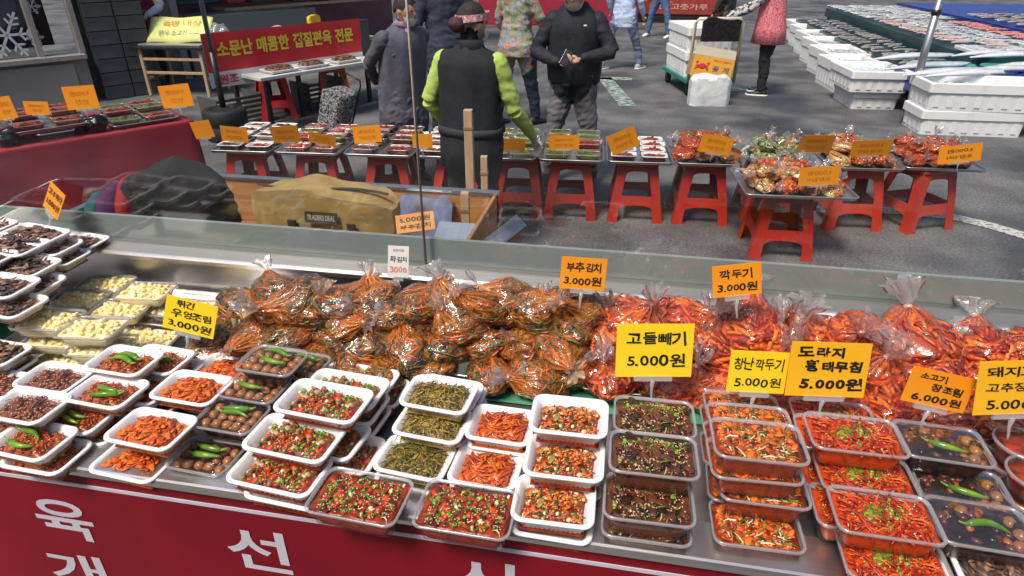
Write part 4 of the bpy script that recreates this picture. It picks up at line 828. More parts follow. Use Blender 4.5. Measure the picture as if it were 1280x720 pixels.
packs(-1.9, -1.42, RY(-1.66), ['brownp', 'redp'], 'deli', 'behind the canvas bag', 4, 2, zz, seed=3, step=1)
packs(-1.4, -1.0, RY(-1.2), ['redp', 'greenp'], 'white', 'left of the vest', 4, 2, zz, seed=4, step=1)
packs(-.98, -.6, RY(-.8), ['greenp'], 'deli', 'under gloved hand', 4, 2, zz, seed=5, step=1)
packs(-.585, -.155, RY(-.365), ['greenp', 'greenp', 'redp'], 'deli', 'by grey trousers', 4, 2, zz, seed=6, step=1)
packs(-.14, .29, RY(.08), ['redp'], 'white', 'by slanted card', 4, 2, zz, seed=7)
# bags on the stool trays
def bag_tray(cx, cy, w, d, kinds, desc, ref, n, seed, sc=.9, z0=None):
    rnd = random.Random(seed); k = 0
    for l, m in ((0, n), (1, n // 2)):
        for i in range(m):
            nx = max(2, int(w / .13)); x = ((i % nx) + .5) / nx; yy = (i // nx + .5) / math.ceil(m / nx); s = 1 - .25 * l
            px, py = cx + (x - .5) * w * .86 * s + rnd.uniform(-.02, .02), cy + (yy - .5) * d * .84 * s + rnd.uniform(-.02, .02); kd = kinds[rnd.randrange(len(kinds))]
            bag(kd, rnd.randrange(4), (px, py, (z0 or zz) + .062 * l * sc), 0, 'small knotted bag of ' + desc + ', ' + ['lower', 'upper'][l] + ' layer, ' + ORD[i] + ' from front, ' + ref, 'bags ' + ref, sc, r=(rnd.uniform(-.25, .25), rnd.uniform(-.25, .25), rnd.uniform(0, 6.28)))
bag_tray(.515, RY(.515) + .3, .43, .62, ['radish', 'leek'], 'red-brown kimchi', 'on flat bag tray', 12, 1)
steel_tray('big steel tray of mixed kimchi bags nearest the counter', .62, .5, .022, (.97, 3.86, ST), R(4), 'steel trays on the stools')
bag_tray(.97, 3.86, .60, .48, ['napa', 'napa', 'mixed'], 'pale orange kimchi', 'on nearest tray', 14, 2)
steel_tray('steel tray of green kimchi bags behind the big tray', .36, .5, .022, (.98, 4.42, ST), R(4), 'steel trays on the stools'); stool(stool_red, (.98, 4.5, 0), R(4), 'red plastic stool hidden behind the nearest bag tray', 'red stools under the steel trays')
bag_tray(.98, 4.42, .36, .5, ['greens'], 'pale green kimchi', 'on green tray', 8, 3)
steel_tray('steel tray of orange kimchi bags', .46, .6, .022, (1.48, 4.52, ST), R(5), 'steel trays on the stools'); bag_tray(1.48, 4.52, .44, .58, ['mixed', 'napa'], 'orange cabbage kimchi', 'on orange tray', 11, 4)
steel_tray('steel tray of red kimchi bags at the end of the row', .50, .56, .022, (1.97, 4.58, ST), R(3), 'steel trays on the stools'); bag_tray(1.97, 4.58, .46, .54, ['radish'], 'red chopped kimchi', 'on end tray', 12, 5)
# backs of the price cards that face the street
G2 = 'orange cards facing the street'
for px, py, w, h, ro, Y, lb in ((253, 162, 25, 22, 8, 3.83, 'beside the red cloth'), (293, 168, 33, 20, -6, 3.84, 'over the pink packs'), (357, 168, 35, 23, 4, 3.86, 'bright, over the green packs'), (403, 174, 33, 15, -12, 3.88, 'slumped low behind canvas bag'), (459, 168, 35, 21, 4, 3.93, 'behind the canvas bag'), (528, 176, 25, 18, 0, 3.96, 'left of the black vest'), (643, 181, 27, 16, -3, 4.0, 'below the gloved hand'), (705, 178, 38, 18, 1, 4.03, 'in front of grey trousers'), (779, 176, 36, 27, 24, 4.08, 'strongly slanted, over white packs'), (895, 181, 41, 23, -10, 4.11, 'over flat red bags'), (1020, 180, 42, 26, 0, 4.2, 'bright, over green bags'), (1089, 185, 49, 22, 3, 4.2, 'over orange bags'), (1024, 220, 50, 24, 3, 3.6, 'on the nearest bag tray'), (1200, 192, 53, 22, 6, 4.25, 'with dark writing over red bags')):
    card(px, py, Y, w, h, ro, orange_c, [('3.000원', .5, .32, .6, .22), ('포장김치', .5, .68, .6, .22)] if w > 30 else [], 'blank back of an orange price card, ' + lb, tilt=random.Random(px).uniform(-22, 8), mirror=True, group=G2, inkm=ink if px == 1200 else faint, clip=True, bold=.0)
# ------------------------------------------------------------------ people
skin = mat('skin', (.52, .30, .21), (.58, .35, .25), rough=.5, scale=20); hairm = mat('dark_hair', (.012, .008, .008), (.04, .022, .02), rough=.75, scale=60, stretch=(1, 1, .15), bump=.6, bscale=90); maskm = mat('face_mask', (.72, .74, .78), rough=.7); glovem = mat('white_glove', (.62, .58, .55), rough=.6)
def cloth(n, c, c2=None, sc=12, bump=.45, rough=.85): return mat('cloth_' + n, c, c2 or tuple(min(1, k * 1.35 + .004) for k in c), rough=rough, scale=sc, bump=bump, bscale=26)
def fuse(b, regs, mats, vox, folds, seed):
    """fuse overlapping pieces into one continuous skin, then hand out materials by nearest limb"""
    me = b.mesh('body', mats); o = bpy.data.objects.new('tmp', me); COL.objects.link(o)
    m = o.modifiers.new('r', 'REMESH'); m.mode = 'VOXEL'; m.voxel_size = vox; m.adaptivity = 0
    s = o.modifiers.new('s', 'SMOOTH'); s.factor = .5; s.iterations = 3
    out = bpy.data.meshes.new_from_object(o.evaluated_get(bpy.context.evaluated_depsgraph_get())); bpy.data.objects.remove(o); bpy.data.meshes.remove(me)
    out.materials.clear()
    for mm in mats: out.materials.append(mm)
    import numpy as np
    n = len(out.vertices); V = np.empty(n * 3); out.vertices.foreach_get('co', V); V = V.reshape(-1, 3); N = np.empty(n * 3); out.vertex_normals.foreach_get('vector', N); N = N.reshape(-1, 3)
    best = np.full(n, 1e9); idx = np.zeros(n, int)
    for a, c, r, mi in regs:
        a = np.array(a); c = np.array(c); d = c - a; L = d @ d + 1e-9; t = np.clip((V - a) @ d / L, 0, 1); q = np.linalg.norm(V - a - t[:, None] * d, axis=1) / r
        k = q < best; best[k] = q[k]; idx[k] = mi
    for i in range(n):
        if idx[i] in folds:
            p = Vector(V[i]); w = noise.noise(Vector((p.x * 9 + seed, p.y * 9, p.z * 22))) + .6 * noise.noise(Vector((p.x * 24, p.y * 24 + seed, p.z * 40 + p.x * 20)))
            V[i] += N[i] * w * folds[idx[i]]
    out.vertices.foreach_set('co', V.ravel()); pl = len(out.polygons); fi = np.empty(len(out.loops), int); out.loops.foreach_get('vertex_index', fi); st_ = np.empty(pl, int); out.polygons.foreach_get('loop_start', st_)
    out.polygons.foreach_set('material_index', idx[fi[st_]]); out.polygons.foreach_set('use_smooth', [True] * pl); out.name = 'body'; out.update(); return out
def hand(b, regs, w, d, side, curl, mi, s=1.0, palm=None):
    """palm plus five bent fingers; w wrist, d hand direction"""
    d = Vector(d).normalized(); pn = Vector(palm or (0, 0, -1)); pn = (pn - d * pn.dot(d)).normalized(); x = d.cross(pn) * side; w = Vector(w)
    c = w + d * .045 * s; b.ico(c, (.038 * s, .048 * s, .016 * s), 2, Matrix((x, d, pn)).transposed(), mi)
    for i, (ox, L) in enumerate(((-.027, .062), (-.009, .074), (.010, .07), (.028, .055))):
        p0 = w + d * .082 * s + x * ox * s; a = curl * (1 + .08 * i); p1 = p0 + (d * math.cos(a) + pn * math.sin(a)) * L * .5 * s; p2 = p1 + (d * math.cos(a * 2.1) + pn * math.sin(a * 2.1)) * L * .5 * s
        b.tube([w + d * .06 * s + x * ox * s, p0, p1, p2], [.0095 * s, .0095 * s, .0088 * s, .0070 * s], 7, mi)
    t0 = w + d * .022 * s - x * .03 * s; t1 = t0 + (d * .6 - x * .75 + pn * .25).normalized() * .036 * s; b.tube([t0, t1, t1 + (d * .9 - x * .2 + pn * .35).normalized() * .03 * s], [.013 * s, .0105 * s, .0082 * s], 7, mi)
    regs.append((tuple(w + d * .01), tuple(w + d * .15 * s), .038 * s, mi))
def person(label, loc, rz, H=1.6, top='top', mats=None, arms=None, lean=0, head_tilt=(0, 0), coat=0, vest=False, legs=True, stance=.1, step=0., vox=.009, extras=None, girth=1., sleeve=None, hands=None, seed=1, curl=.5, group='people in the market', gloves=False, palm=None, short=False):
    """loc is the floor point between the feet; facing local +Y. arms: {side: (elbow, wrist)} in local metres"""
    k = H / 1.6; t = thing('person', label, 'person', loc, rz, group); b = MB(); rg = []
    M_ = dict(skin=0, top=1, legs=2, sleeve=3, glove=4); ms = [skin, mats['top'], mats['legs'], mats.get('sleeve', mats['top']), mats.get('glove', skin)]
    P = lambda x, y, z: Vector((x * k, (y + lean * max(0, z - .85)) * k, z * k))
    def limb(pts, rad, mi, flat=1.0, n=14):
        pts = [Vector(p) for p in pts]; b.tube(pts, [r * k for r in rad], n, mi, flat=flat)
        for i in range(len(pts) - 1): rg.append((tuple(pts[i]), tuple(pts[i + 1]), (rad[i] + rad[i + 1]) / 2 * k, mi))
    g = girth
    for s in (-1, 1):
        y = step * s; limb([P(s * .085, 0, .88), P(s * .095, y * .4, .66), P(s * (.09 + stance * .2), y * .5 + .015, .46), P(s * (.085 + stance * .3), y * .9, .26), P(s * (.085 + stance * .4), y, .06)], [.105 * g, .092 * g, .07, .062, .05], M_['legs'])
    limb([P(0, 0, .80), P(0, 0, .90), P(0, 0, 1.02), P(0, .01, 1.16), P(0, .005, 1.27), P(0, -.005, 1.33), P(0, -.005, 1.37)], [.14 * g, .168 * g, .158 * g, .172 * g, .165 * g, .11, .06], M_['top'], .68, 18)
    if coat: limb([P(0, 0, 1.0), P(0, 0, .85), P(0, 0, coat + .12), P(0, 0, coat)], [.15 * g, .18 * g, .2 * g, .195 * g], M_['top'], .78, 20)
    else: limb([P(0, 0, 1.0), P(0, 0, .84), P(0, 0, .80)], [.15 * g, .172 * g, .168 * g], M_['top'], .72, 18)
    arms = arms or {}
    for s in (-1, 1):
        el, wr = arms.get(s, ((s * .27, -.02, 1.02), (s * .28, .08, .80))); sh = P(s * .158 * g, 0, 1.265); b.ico(sh, .068 * k, 2); el = P(*el); wr = P(*wr)
        limb([sh, sh.lerp(el, .5), el], [.072, .062, .052], M_['sleeve']); limb([el, el.lerp(wr, .45), wr], [.052, .049, .034], M_['sleeve'])
        hd = (wr - el).normalized()
        if hands and s in hands: hd = Vector(hands[s])
        hand(b, rg, wr + hd * .01, hd, s, curl, M_['glove'], k, palm)
    hz = Vector((0, math.sin(head_tilt[0]), math.cos(head_tilt[0]))); nk = P(0, 0, 1.36); hc = nk + Vector((0, .02, 0)) + hz * .125 * k
    hm = Euler((-head_tilt[0], 0, head_tilt[1])).to_matrix()
    limb([nk - Vector((0, 0, .05 * k)), nk + (hc - nk) * .5], [.055, .05], M_['skin'])
    hp = lambda x, y, z: hc + hm @ (Vector((x, y, z)) * k)
    b.ico(hc, (.074 * k, .092 * k, .108 * k), 3, hm, 0); b.ico(hp(0, .03, -.06), (.052 * k, .06 * k, .055 * k), 2, hm, 0); b.ico(hp(0, .094, -.012), (.013 * k, .02 * k, .024 * k), 1, hm, 0)
    for s in (-1, 1): b.ico(hp(s * .076, -.005, -.01), (.01 * k, .02 * k, .03 * k), 1, hm, 0)
    rg.append((tuple(hp(0, 0, .03)), tuple(hp(0, .02, -.07)), .085 * k, 0))
    body = fuse(b, rg, ms, vox, {1: .012, 2: .010, 3: .006}, seed); obj('body', body, t)
    # hair, eyes, mouth
    b = MB(); vs, fs = ico(3); keep = {}
    for i, v in enumerate(vs):
        if v.z > -.15 - .55 * max(0, -v.y) * (0 if short else 1) and not (v.y > .45 and v.z < .42): keep[i] = len(b.v); b.v.append(hc + hm @ Vector((v.x * .084, v.y * .103 - .008, v.z * .118 + .006)) * k * (1 + .03 * noise.noise(v * 5)))
    for f in fs:
        if all(i in keep for i in f): b.f.append([keep[i] for i in f]); b.m.append(0)
    obj('hair', b.mesh('hair', (mats or {}).get('hair', hairm)), t)
    for s in (-1, 1): b = MB(); b.ico(hp(s * .03, .083, .012), (.012 * k, .007 * k, .006 * k), 2, hm); obj('eye', b.mesh('eye', mat('dark_eye', (.015, .012, .01), rough=.2)), t)
    b = MB(); b.ico(hp(0, .087, -.065), (.022 * k, .008 * k, .006 * k), 2, hm); obj('mouth', b.mesh('mouth', mat('lip', (.38, .14, .12), rough=.5)), t)
    if legs:
        for s in (-1, 1):
            c = P(s * (.085 + stance * .4), step * s, 0); b = MB(); Rg = []
            for y, w, h in ((-.085, .022, .05), (-.075, .036, .075), (-.02, .040, .085), (.05, .043, .06), (.11, .046, .045), (.15, .036, .034), (.168, .014, .018)):
                Rg.append([c + Vector((w * k * math.cos(a), y * k, max(.0, h * k * (.5 + .55 * math.sin(a))))) for a in [2 * math.pi * i / 14 for i in range(14)]])
            b.rings(Rg, 0, True, True); sh = obj('shoe', b.mesh('shoe', mats.get('shoe', mat('black_shoe', (.015, .015, .017), rough=.5))), t)
            if 'sole' in mats:
                b = MB(); Rg = [[(c.x + x * k, c.y + (y + .042) * k, z) for x, y in rrect(.098, .268, .045, 5, 2)] for z in (.001, .024 * k)]; b.rings(Rg, 0, True, True); obj('sole', b.mesh('sole', mats['sole']), sh)
    t['_h'] = k; return t, P, hp, hm, k
def headmask(t, hp, hm, k):
    b = MB(); vs, fs = ico(3); keep = {}
    for i, v in enumerate(vs):
        if v.y > .25 and -.95 < v.z < .25: keep[i] = len(b.v); b.v.append(hp(v.x * .078, v.y * .112 + .006, v.z * .1 - .042))
    for f in fs:
        if all(i in keep for i in f): b.f.append([keep[i] for i in f]); b.m.append(0)
    obj('face_mask', b.mesh('face_mask', maskm), t)
def shell(t, name, P, prof, m, n=40, amp=.01, seed=0, a0=0, a1=360, flat=.72):
    """loose garment round the trunk: prof = (z, radius, forward shift)"""
    b = MB(); Rg = []
    full = a1 - a0 >= 360
    for z, r, y in prof:
        row = []
        for j in range(n if full else n + 1):
            a = R(a0 + (a1 - a0) * j / n); w = 1 + amp * 6 * noise.noise(Vector((math.cos(a) * 2.2 + seed, math.sin(a) * 2.2, z * 2.5))) + amp * 3 * noise.noise(Vector((math.cos(a) * 6, math.sin(a) * 6 + seed, z * 7)))
            row.append(P(math.cos(a) * r * w, math.sin(a) * r * flat * w + y, z))
        Rg.append(row)
    b.rings(Rg, closed=full); me = b.mesh(name, m); bm = bmesh.new(); bm.from_mesh(me); bmesh.ops.solidify(bm, geom=bm.faces[:], thickness=-.006); bm.to_mesh(me); bm.free()
    me.polygons.foreach_set('use_smooth', [True] * len(me.polygons)); return obj(name, me, t)
black_v = cloth('black_vest', (.010, .011, .015), sc=10); lime = cloth('lime', (.42, .56, .10), (.5, .64, .16)); blk_p = cloth('black_trousers', (.010, .010, .011))
# 1 the stall keeper with her back to us
p = aty(588, 120, 3.5)
t, P, hp, hm, k = person('stall keeper in black vest and lime sleeves seen from behind', (p.x, 3.5, 0), R(-12), 1.40, mats=dict(top=black_v, legs=blk_p, sleeve=lime, glove=glovem), arms={1: ((.275, .07, .98), (.325, .27, .775)), -1: ((-.285, -.03, 1.02), (-.22, .16, .80))}, hands={1: (.1, .45, -.9), -1: (.4, .6, -.5)}, girth=1.13, vox=.008, seed=3, head_tilt=(.12, -.5), lean=.03)
shell(t, 'vest', P, [(.62, .20, -.01), (.75, .205, 0), (.9, .2, 0), (1.02, .192, 0), (1.15, .2, 0), (1.25, .208, 0), (1.305, .19, 0), (1.345, .10, -.01), (1.375, .075, -.01)], black_v, seed=5, amp=.02)
shell(t, 'waist_band', P, [(.835, .214, 0), (.86, .217, 0), (.885, .214, 0)], mat('dark_band', (.03, .032, .04), rough=.8), seed=5, amp=.02)
shell(t, 'collar', P, [(1.335, .105, -.01), (1.375, .085, -.01), (1.40, .082, -.012)], black_v, seed=1)
b = MB(); pts = [hp(.082 * math.cos(a), .10 * math.sin(a) - .002, .035 + .02 * math.sin(a)) for a in [2 * math.pi * i / 40 for i in range(40)]]
Rg = [[q + hm @ Vector((0, 0, dz * k)) + (q - hp(0, 0, .03)).normalized() * (.008 + .004 * math.sin(i * 1.7)) * k for i, q in enumerate(pts)] for dz in (-.018, -.006, .008, .022)]; b.rings(Rg); obj('headband', b.mesh('headband', mat('pink_headband', (.62, .08, .16), (.75, .6, .62), rough=.7, scale=70)), t)
b = MB(); b.ico(hp(-.0, -.115, -.015), (.05 * k, .045 * k, .045 * k), 3, None, 0, .06, random.Random(2)); obj('hair_bun', b.mesh('hair_bun', mat('maroon_hair', (.035, .010, .014), (.09, .03, .035), rough=.75, scale=60)), t); headmask(t, hp, hm, k)
# 2 the woman in the slate coat
slate = cloth('slate_coat', (.075, .074, .10), (.11, .108, .14), sc=9); p = aty(497, 150, 4.75)
t, P, hp, hm, k = person('woman in long slate coat and mask, hands behind her back', (p.x + .06, 4.75, 0), R(-128), 1.37, mats=dict(top=slate, legs=blk_p), arms={1: ((.25, -.14, 1.05), (.12, -.24, .86)), -1: ((-.25, -.14, 1.05), (-.10, -.25, .88))}, hands={1: (-.8, -.1, -.3), -1: (.8, -.1, -.3)}, coat=.50, girth=1.2, lean=.16, head_tilt=(.25, .35), vox=.009, seed=8)
shell(t, 'coat_skirt', P, [(.46, .22, 0), (.62, .222, 0), (.8, .218, 0), (.95, .21, 0), (1.08, .208, 0), (1.2, .205, .0), (1.29, .175, 0), (1.345, .10, 0), (1.375, .075, .0)], slate, seed=2, flat=.78, amp=.02); headmask(t, hp, hm, k)
b = MB(); b.tube([P(.07 * math.cos(a) , .075 * math.sin(a) + .01, 1.36 + .01 * math.sin(3 * a)) for a in [6.3 * i / 20 for i in range(21)]], .026 * k, 8); b.tube([P(.02, .1, 1.34), P(.03, .15, 1.2), P(.04, .15, 1.02), P(.04, .145, .92)], [.02, .026, .028, .022], 8, 0, .5); obj('scarf', b.mesh('scarf', mat('mauve_scarf', (.16, .10, .17), (.4, .32, .42), rough=.9, scale=40, stretch=(1, 1, .3))), t)
obj('blouse', boxm('blouse', (.10 * k, .03 * k, .34 * k), cloth('dark_green', (.02, .07, .05)), .01), t, P(-.05, .105, 1.12))
# 3 the man with the telephone
navy = cloth('navy_jacket', (.008, .010, .018), (.016, .019, .03), rough=.75); greyp = cloth('grey_trousers', (.13, .12, .13), (.18, .17, .18), sc=8); p = aty(716, 120, 4.9)
t, P, hp, hm, k = person('man in dark navy jacket and grey trousers looking at a phone', (p.x, 4.9, 0), R(180 - 4), 1.52, mats=dict(top=navy, legs=greyp), arms={1: ((.30, .05, 1.03), (.075, .20, .985)), -1: ((-.30, .06, 1.05), (-.085, .21, 1.02))}, hands={1: (-.75, .55, .05), -1: (.72, .6, -.1)}, girth=1.02, lean=.07, head_tilt=(.55, 0), vox=.008, seed=11, curl=.75, short=True, palm=(0, .4, .6), stance=.25)
shell(t, 'jacket', P, [(.81, .182, .0), (.83, .192, .0), (.95, .198, .0), (1.06, .196, .0), (1.18, .2, .0), (1.28, .184, 0), (1.34, .12, -.005), (1.385, .082, 0)], navy, seed=7, amp=.022, flat=.66); headmask(t, hp, hm, k)
obj('logo', boxm('logo', (.022, .003, .010), mat('white_logo', (.7, .7, .7), rough=.6)), t, P(-.10, .172, 1.245)); ph = thing('smartphone', 'black phone held between the man\'s hands', 'phone', Vector(t.location) + Matrix.Rotation(R(176), 3, 'Z') @ P(.01, .30, 1.035), R(176), r=(R(35), R(-24), R(176))); obj('case', boxm('case', (.058, .008, .115), mat('black_glass', (.01, .01, .012), rough=.15), .003), ph); obj('screen', boxm('screen', (.052, .002, .106), mat('phone_screen', (.02, .02, .03), rough=.05)), ph, (0, .0052, 0))
# 4 dark coat behind, 5 floral jacket, 6 pale blue tunic, 7 jeans, 8 pink apron, 9 patterned trousers, 10 maroon apron
person('person in dark blue coat with back turned, behind the slate coat', (*aty(558, 60, 6.2).xy, 0), R(25), 1.6, mats=dict(top=cloth('dark_blue_coat', (.022, .028, .05)), legs=blk_p), coat=.62, girth=1.15, vox=.013, seed=13)
flor = mat('floral_cloth', (.32, .2, .14), (.75, .22, .08), rough=.85, scale=14, lo=.3, hi=.62); MATS['floral_cloth'] = flor
_nt = flor.node_tree; _r = [x for x in _nt.nodes if x.type == 'VALTORGB'][0].color_ramp
for pos, c in ((.36, (.42, .3, .2)), (.44, (.12, .3, .12)), (.48, (.5, .38, .27)), (.54, (.1, .2, .45)), (.58, (.55, .4, .3))): _r.elements.new(pos).color = (*c, 1)
t, P, hp, hm, k = person('person in bright floral jacket and dark trousers walking away', (*aty(646, 60, 6.7).xy, 0), R(-40), 1.58, mats=dict(top=flor, legs=cloth('indigo_trousers', (.012, .018, .032))), arms={1: ((.25, .1, 1.04), (.2, .28, .88)), -1: ((-.26, -.02, 1.02), (-.24, .14, .82))}, coat=.70, step=.16, girth=1.1, vox=.012, seed=15)
b = MB(); b.tube([P(.2, .33, .88), P(.26, .5, .5), P(.3, .62, .05)], .012, 8); obj('walking_stick', b.mesh('walking_stick', mat('white_stick', (.7, .7, .68), rough=.4)), t)
t, P, hp, hm, k = person('person in pale blue tunic and grey leggings far down the street', (*aty(775, 90, 10.4).xy, 0), R(-30), 1.56, mats=dict(top=cloth('pale_blue', (.38, .46, .62)), legs=cloth('blue_grey_leggings', (.16, .18, .27)), shoe=mat('grey_sneaker', (.3, .32, .34), rough=.6, c2=(.45, .46, .48)), sole=mat('white_sole', (.75, .75, .75), rough=.5)), coat=.62, step=.22, stance=.3, vox=.013, seed=17)
person('person in blue jeans and white shoes at the far end of the street', (*aty(822, 44, 14.6).xy, 0), R(150), 1.62, mats=dict(top=cloth('denim_top', (.06, .09, .16)), legs=cloth('blue_jeans', (.07, .12, .24)), shoe=mat('white_shoe', (.7, .7, .7), rough=.6)), stance=.4, vox=.016, seed=19)
spots = mat('spotted_sleeve', (.03, .03, .035), (.6, .58, .58), rough=.8, scale=26, lo=.45, hi=.52); pinka = mat('pink_gingham', (.52, .05, .08), (.74, .27, .3), rough=.8, scale=70, lo=.42, hi=.55)
t, P, hp, hm, k = person('woman in pink apron and spotted sleeves pushing the hand cart', (*aty(950, 116, 8.8).xy, 0), R(80), 1.6, mats=dict(top=spots, legs=blk_p, sleeve=spots, glove=mat('black_glove', (.015, .015, .016), rough=.6), shoe=mat('black_sneaker', (.012, .012, .014), rough=.5), sole=mat('white_sole', (.75, .75, .75), rough=.5)), arms={1: ((.2, .24, 1.02), (.15, .50, .92)), -1: ((-.2, .24, 1.02), (-.15, .52, .90))}, girth=1.15, vox=.011, seed=21, lean=.1)
shell(t, 'apron', P, [(.62, .26, 0), (.8, .235, 0), (.95, .21, 0), (1.1, .2, 0), (1.25, .195, 0)], pinka, a0=-60, a1=240, seed=3, flat=.8)
obj('dotted_strap', boxm('dotted_strap', (.02, .01, .5), mat('white_strap', (.75, .75, .75), rough=.6, c2=(.5, .2, .25), scale=60, stretch=(.1, .1, 1), lo=.45, hi=.5), .002), t, P(.17, .06, 1.0))
swp = MB(); swp.rings([[P(.137, .02, .035), P(.139, .06, .022), P(.139, .10, .030), P(.137, .15, .055)], [P(.137, .02, .042), P(.139, .06, .034), P(.139, .10, .038), P(.137, .15, .056)]], closed=False); obj('shoe_mark', swp.mesh('shoe_mark', mat('white_sole', (.75, .75, .75))), t)
person('person in brown patterned trousers behind the hand cart', (*aty(895, 82, 10.9).xy, 0), R(70), 1.58, mats=dict(top=cloth('dark_top', (.02, .02, .022)), legs=mat('leopard_trousers', (.02, .018, .012), (.22, .17, .09), rough=.85, scale=22, lo=.45, hi=.55), shoe=mat('purple_shoe', (.2, .1, .24), (.5, .35, .08), rough=.6, scale=9)), step=.12, vox=.014, seed=23)
mar = cloth('maroon_apron', (.20, .012, .035), (.26, .02, .05)); t, P, hp, hm, k = person('butcher stall keeper in maroon apron with white oversleeves', (*aty(197, 90, 8.05).xy, 0), R(205), 1.52, mats=dict(top=mar, legs=blk_p, sleeve=cloth('white_oversleeve', (.62, .62, .68)), glove=glovem), arms={1: ((.26, .1, 1.03), (.10, .28, .93)), -1: ((-.26, .1, 1.03), (-.10, .28, .93))}, girth=1.15, vox=.011, seed=25, head_tilt=(.3, 0))
obj('apron_band', boxm('apron_band', (.22 * k, .01, .03 * k), mat('pale_knit', (.5, .3, .32), (.3, .03, .06), scale=90, rough=.9), .004), t, P(0, .145, .98)); obj('apron_panel', boxm('apron_panel', (.15 * k, .012, .13 * k), mat('red_panel_cloth', (.5, .02, .03), rough=.8), .01), t, P(0, .15, 1.15))
# shopping trolley beside the slate coat
tc_ = thing('shopping_trolley', 'dark checked shopping trolley bag beside the woman in slate', 'trolley', (*atz(412, 182, .0).xy, 0), R(-20), r=(R(-6), R(18), R(-20)))
obj('bag', soft_box('bag', .26, .22, .46, mat('checked_bag', (.015, .015, .017), (.32, .31, .3), rough=.8, scale=60, lo=.46, hi=.54), seed=5), tc_, (0, 0, .08)); b = MB(); b.tube([(-.1, .13, .05), (-.1, .14, .62), (-.08, .14, .66), (.08, .14, .66), (.1, .14, .62), (.1, .13, .05)], .009, 8); obj('handle', b.mesh('handle', dk), tc_)
for s in (-1, 1): b = MB(); b.tube([(s * .13, .11, .06), (s * .155, .11, .06)], .06, 18, up=(0, 1, 0)); obj('wheel', b.mesh('wheel', mat('black_rubber', (.012, .012, .012), rough=.7)), tc_)
# ------------------------------------------------------------------ the side with the red cloth
red_cloth = mat('red_tablecloth', (.30, .012, .03), (.36, .018, .04), rough=.7, scale=3, bump=.15, bscale=9)
ang = R(54); E0 = atz(241, 150, .62); ex = Vector((math.cos(ang), math.sin(ang), 0)); ey = Vector((-ex.y, ex.x, 0))
TL = 2.1; ct_ = thing('cloth_table', 'long table under a red cloth hanging to the ground', 'table', (E0 - ex * TL / 2 + ey * .36 - Vector((0, 0, .62))), ang)
b = MB(); cx, cy = TL / 2, .36; per = []
for (xa, ya), (xb, yb) in (((-cx, -cy), (cx, -cy)), ((cx, -cy), (cx, cy)), ((cx, cy), (-cx, cy)), ((-cx, cy), (-cx, -cy))):
    n = 60 if abs(xb - xa) > 1 else 24; nrm = Vector((yb - ya, -(xb - xa), 0)).normalized(); per += [(Vector((xa + (xb - xa) * i / n, ya + (yb - ya) * i / n, 0)), nrm) for i in range(n)]
Rg = [[Vector((0, 0, .62)) + q * .5 for q, _ in per], [Vector((0, 0, .62)) + q for q, _ in per]]
for z in (.615, .6, .5, .35, .18, .006):
    f = (.62 - z) / .62; Rg.append([q + nr * (.004 + .05 * f * (.35 + .5 * noise.noise(Vector((i * .16, 0, z * .6))) + .22 * math.sin(i * .55))) + Vector((0, 0, z)) for i, (q, nr) in enumerate(per)])
b.rings(Rg, cap0=True); obj('cloth', b.mesh('cloth', red_cloth), ct_)
for sx in (-1, 1):
    for sy in (-1, 1): obj('leg', boxm('leg', (.04, .04, .61), dk), ct_, (sx * (cx - .1), sy * (cy - .1), .305))
def cl(lx, ly, z=.624): return E0 + ex * lx + ey * ly - Vector((0, 0, .62 - z))
for i, (lx, w, kinds, st_, lb, up) in enumerate(((-.27, .42, ['greenp', 'redp'], 'deli', 'red cloth table end', 1), (-.78, .46, ['redp'], 'deli', 'middle of red cloth', 1), (-1.34, .5, ['brownp'], 'white', 'near end of red cloth', 0))):
    q = cl(lx, .26, .624 + (.05 if i == 1 else 0)); steel_tray('steel tray of packs at the ' + ['end of the red cloth table', 'middle of the red cloth table, raised', 'near end of the red cloth table'][i], w, .44, .022, q, ang, 'steel trays on the red cloth')
    packs(-w / 2, w / 2, 0, kinds, st_, lb, 3, 2, q.z + .008, rz=54, seed=30 + i, step=up, org=(q.x - ey.x * .21, q.y - ey.y * .21), wd=.18)
q = cl(-.78, .06); t = thing('empty_box', 'empty frosted plastic box on the red cloth', 'food box', q, ang); obj('box', deli_box(.2, .11, .05), t); obj('lid', lid_mesh(.2, .11, .012), t, (0, 0, .05))
blackbag = mat('black_polythene', (.008, .008, .009), (.02, .02, .022), rough=.18, scale=30, bump=.6, bscale=40)
for lx, lb in ((-1.02, 'beside the empty frosted box'), (-.56, 'under the raised steel tray')): t = tag(obj('black_bag', lump('black_bag', (.075, .06, .055), blackbag, lx * 9, .3, 4), None, cl(lx, .09), ang), 'crumpled black plastic bag ' + lb, 'plastic bag', 'black bags on the red cloth')
for px, py, w, h, ro, d_, lb in ((220, 120, 39, 27, 6, .08, 'bright, at the end of the red cloth table'), (101, 122, 41, 28, 4, .08, 'largest on the red cloth table'), (46, 135, 31, 16, -1, .06, 'low one on the red cloth table'), (6, 135, 24, 27, 8, .06, 'cut by the picture edge')):
    dd = ray(px, py); A_ = E0 + ey * d_; tt = (A_ - CP).dot(ey) / dd.dot(ey); pp = CP + dd * tt
    card(px, py, pp.y, w, h, ro, orange_c, [('3.000원', .5, .32, .6, .22), ('반찬', .5, .68, .4, .22)], 'blank back of an orange price card, ' + lb, tilt=5, mirror=True, group=G2, inkm=faint, bold=0., clip=True)
q = cl(-1.55, .5); t = thing('crate', 'dark red crate with a clear bag behind the red cloth trays', 'crate', q, ang); obj('crate', boxm('crate', (.3, .24, .1), mat('dark_red_crate', (.25, .02, .03), rough=.5), .01), t, (0, 0, .05)); obj('bag', lump('bag', (.12, .1, .09), bagtail, 4, .3, 3), t, (0, 0, .1))
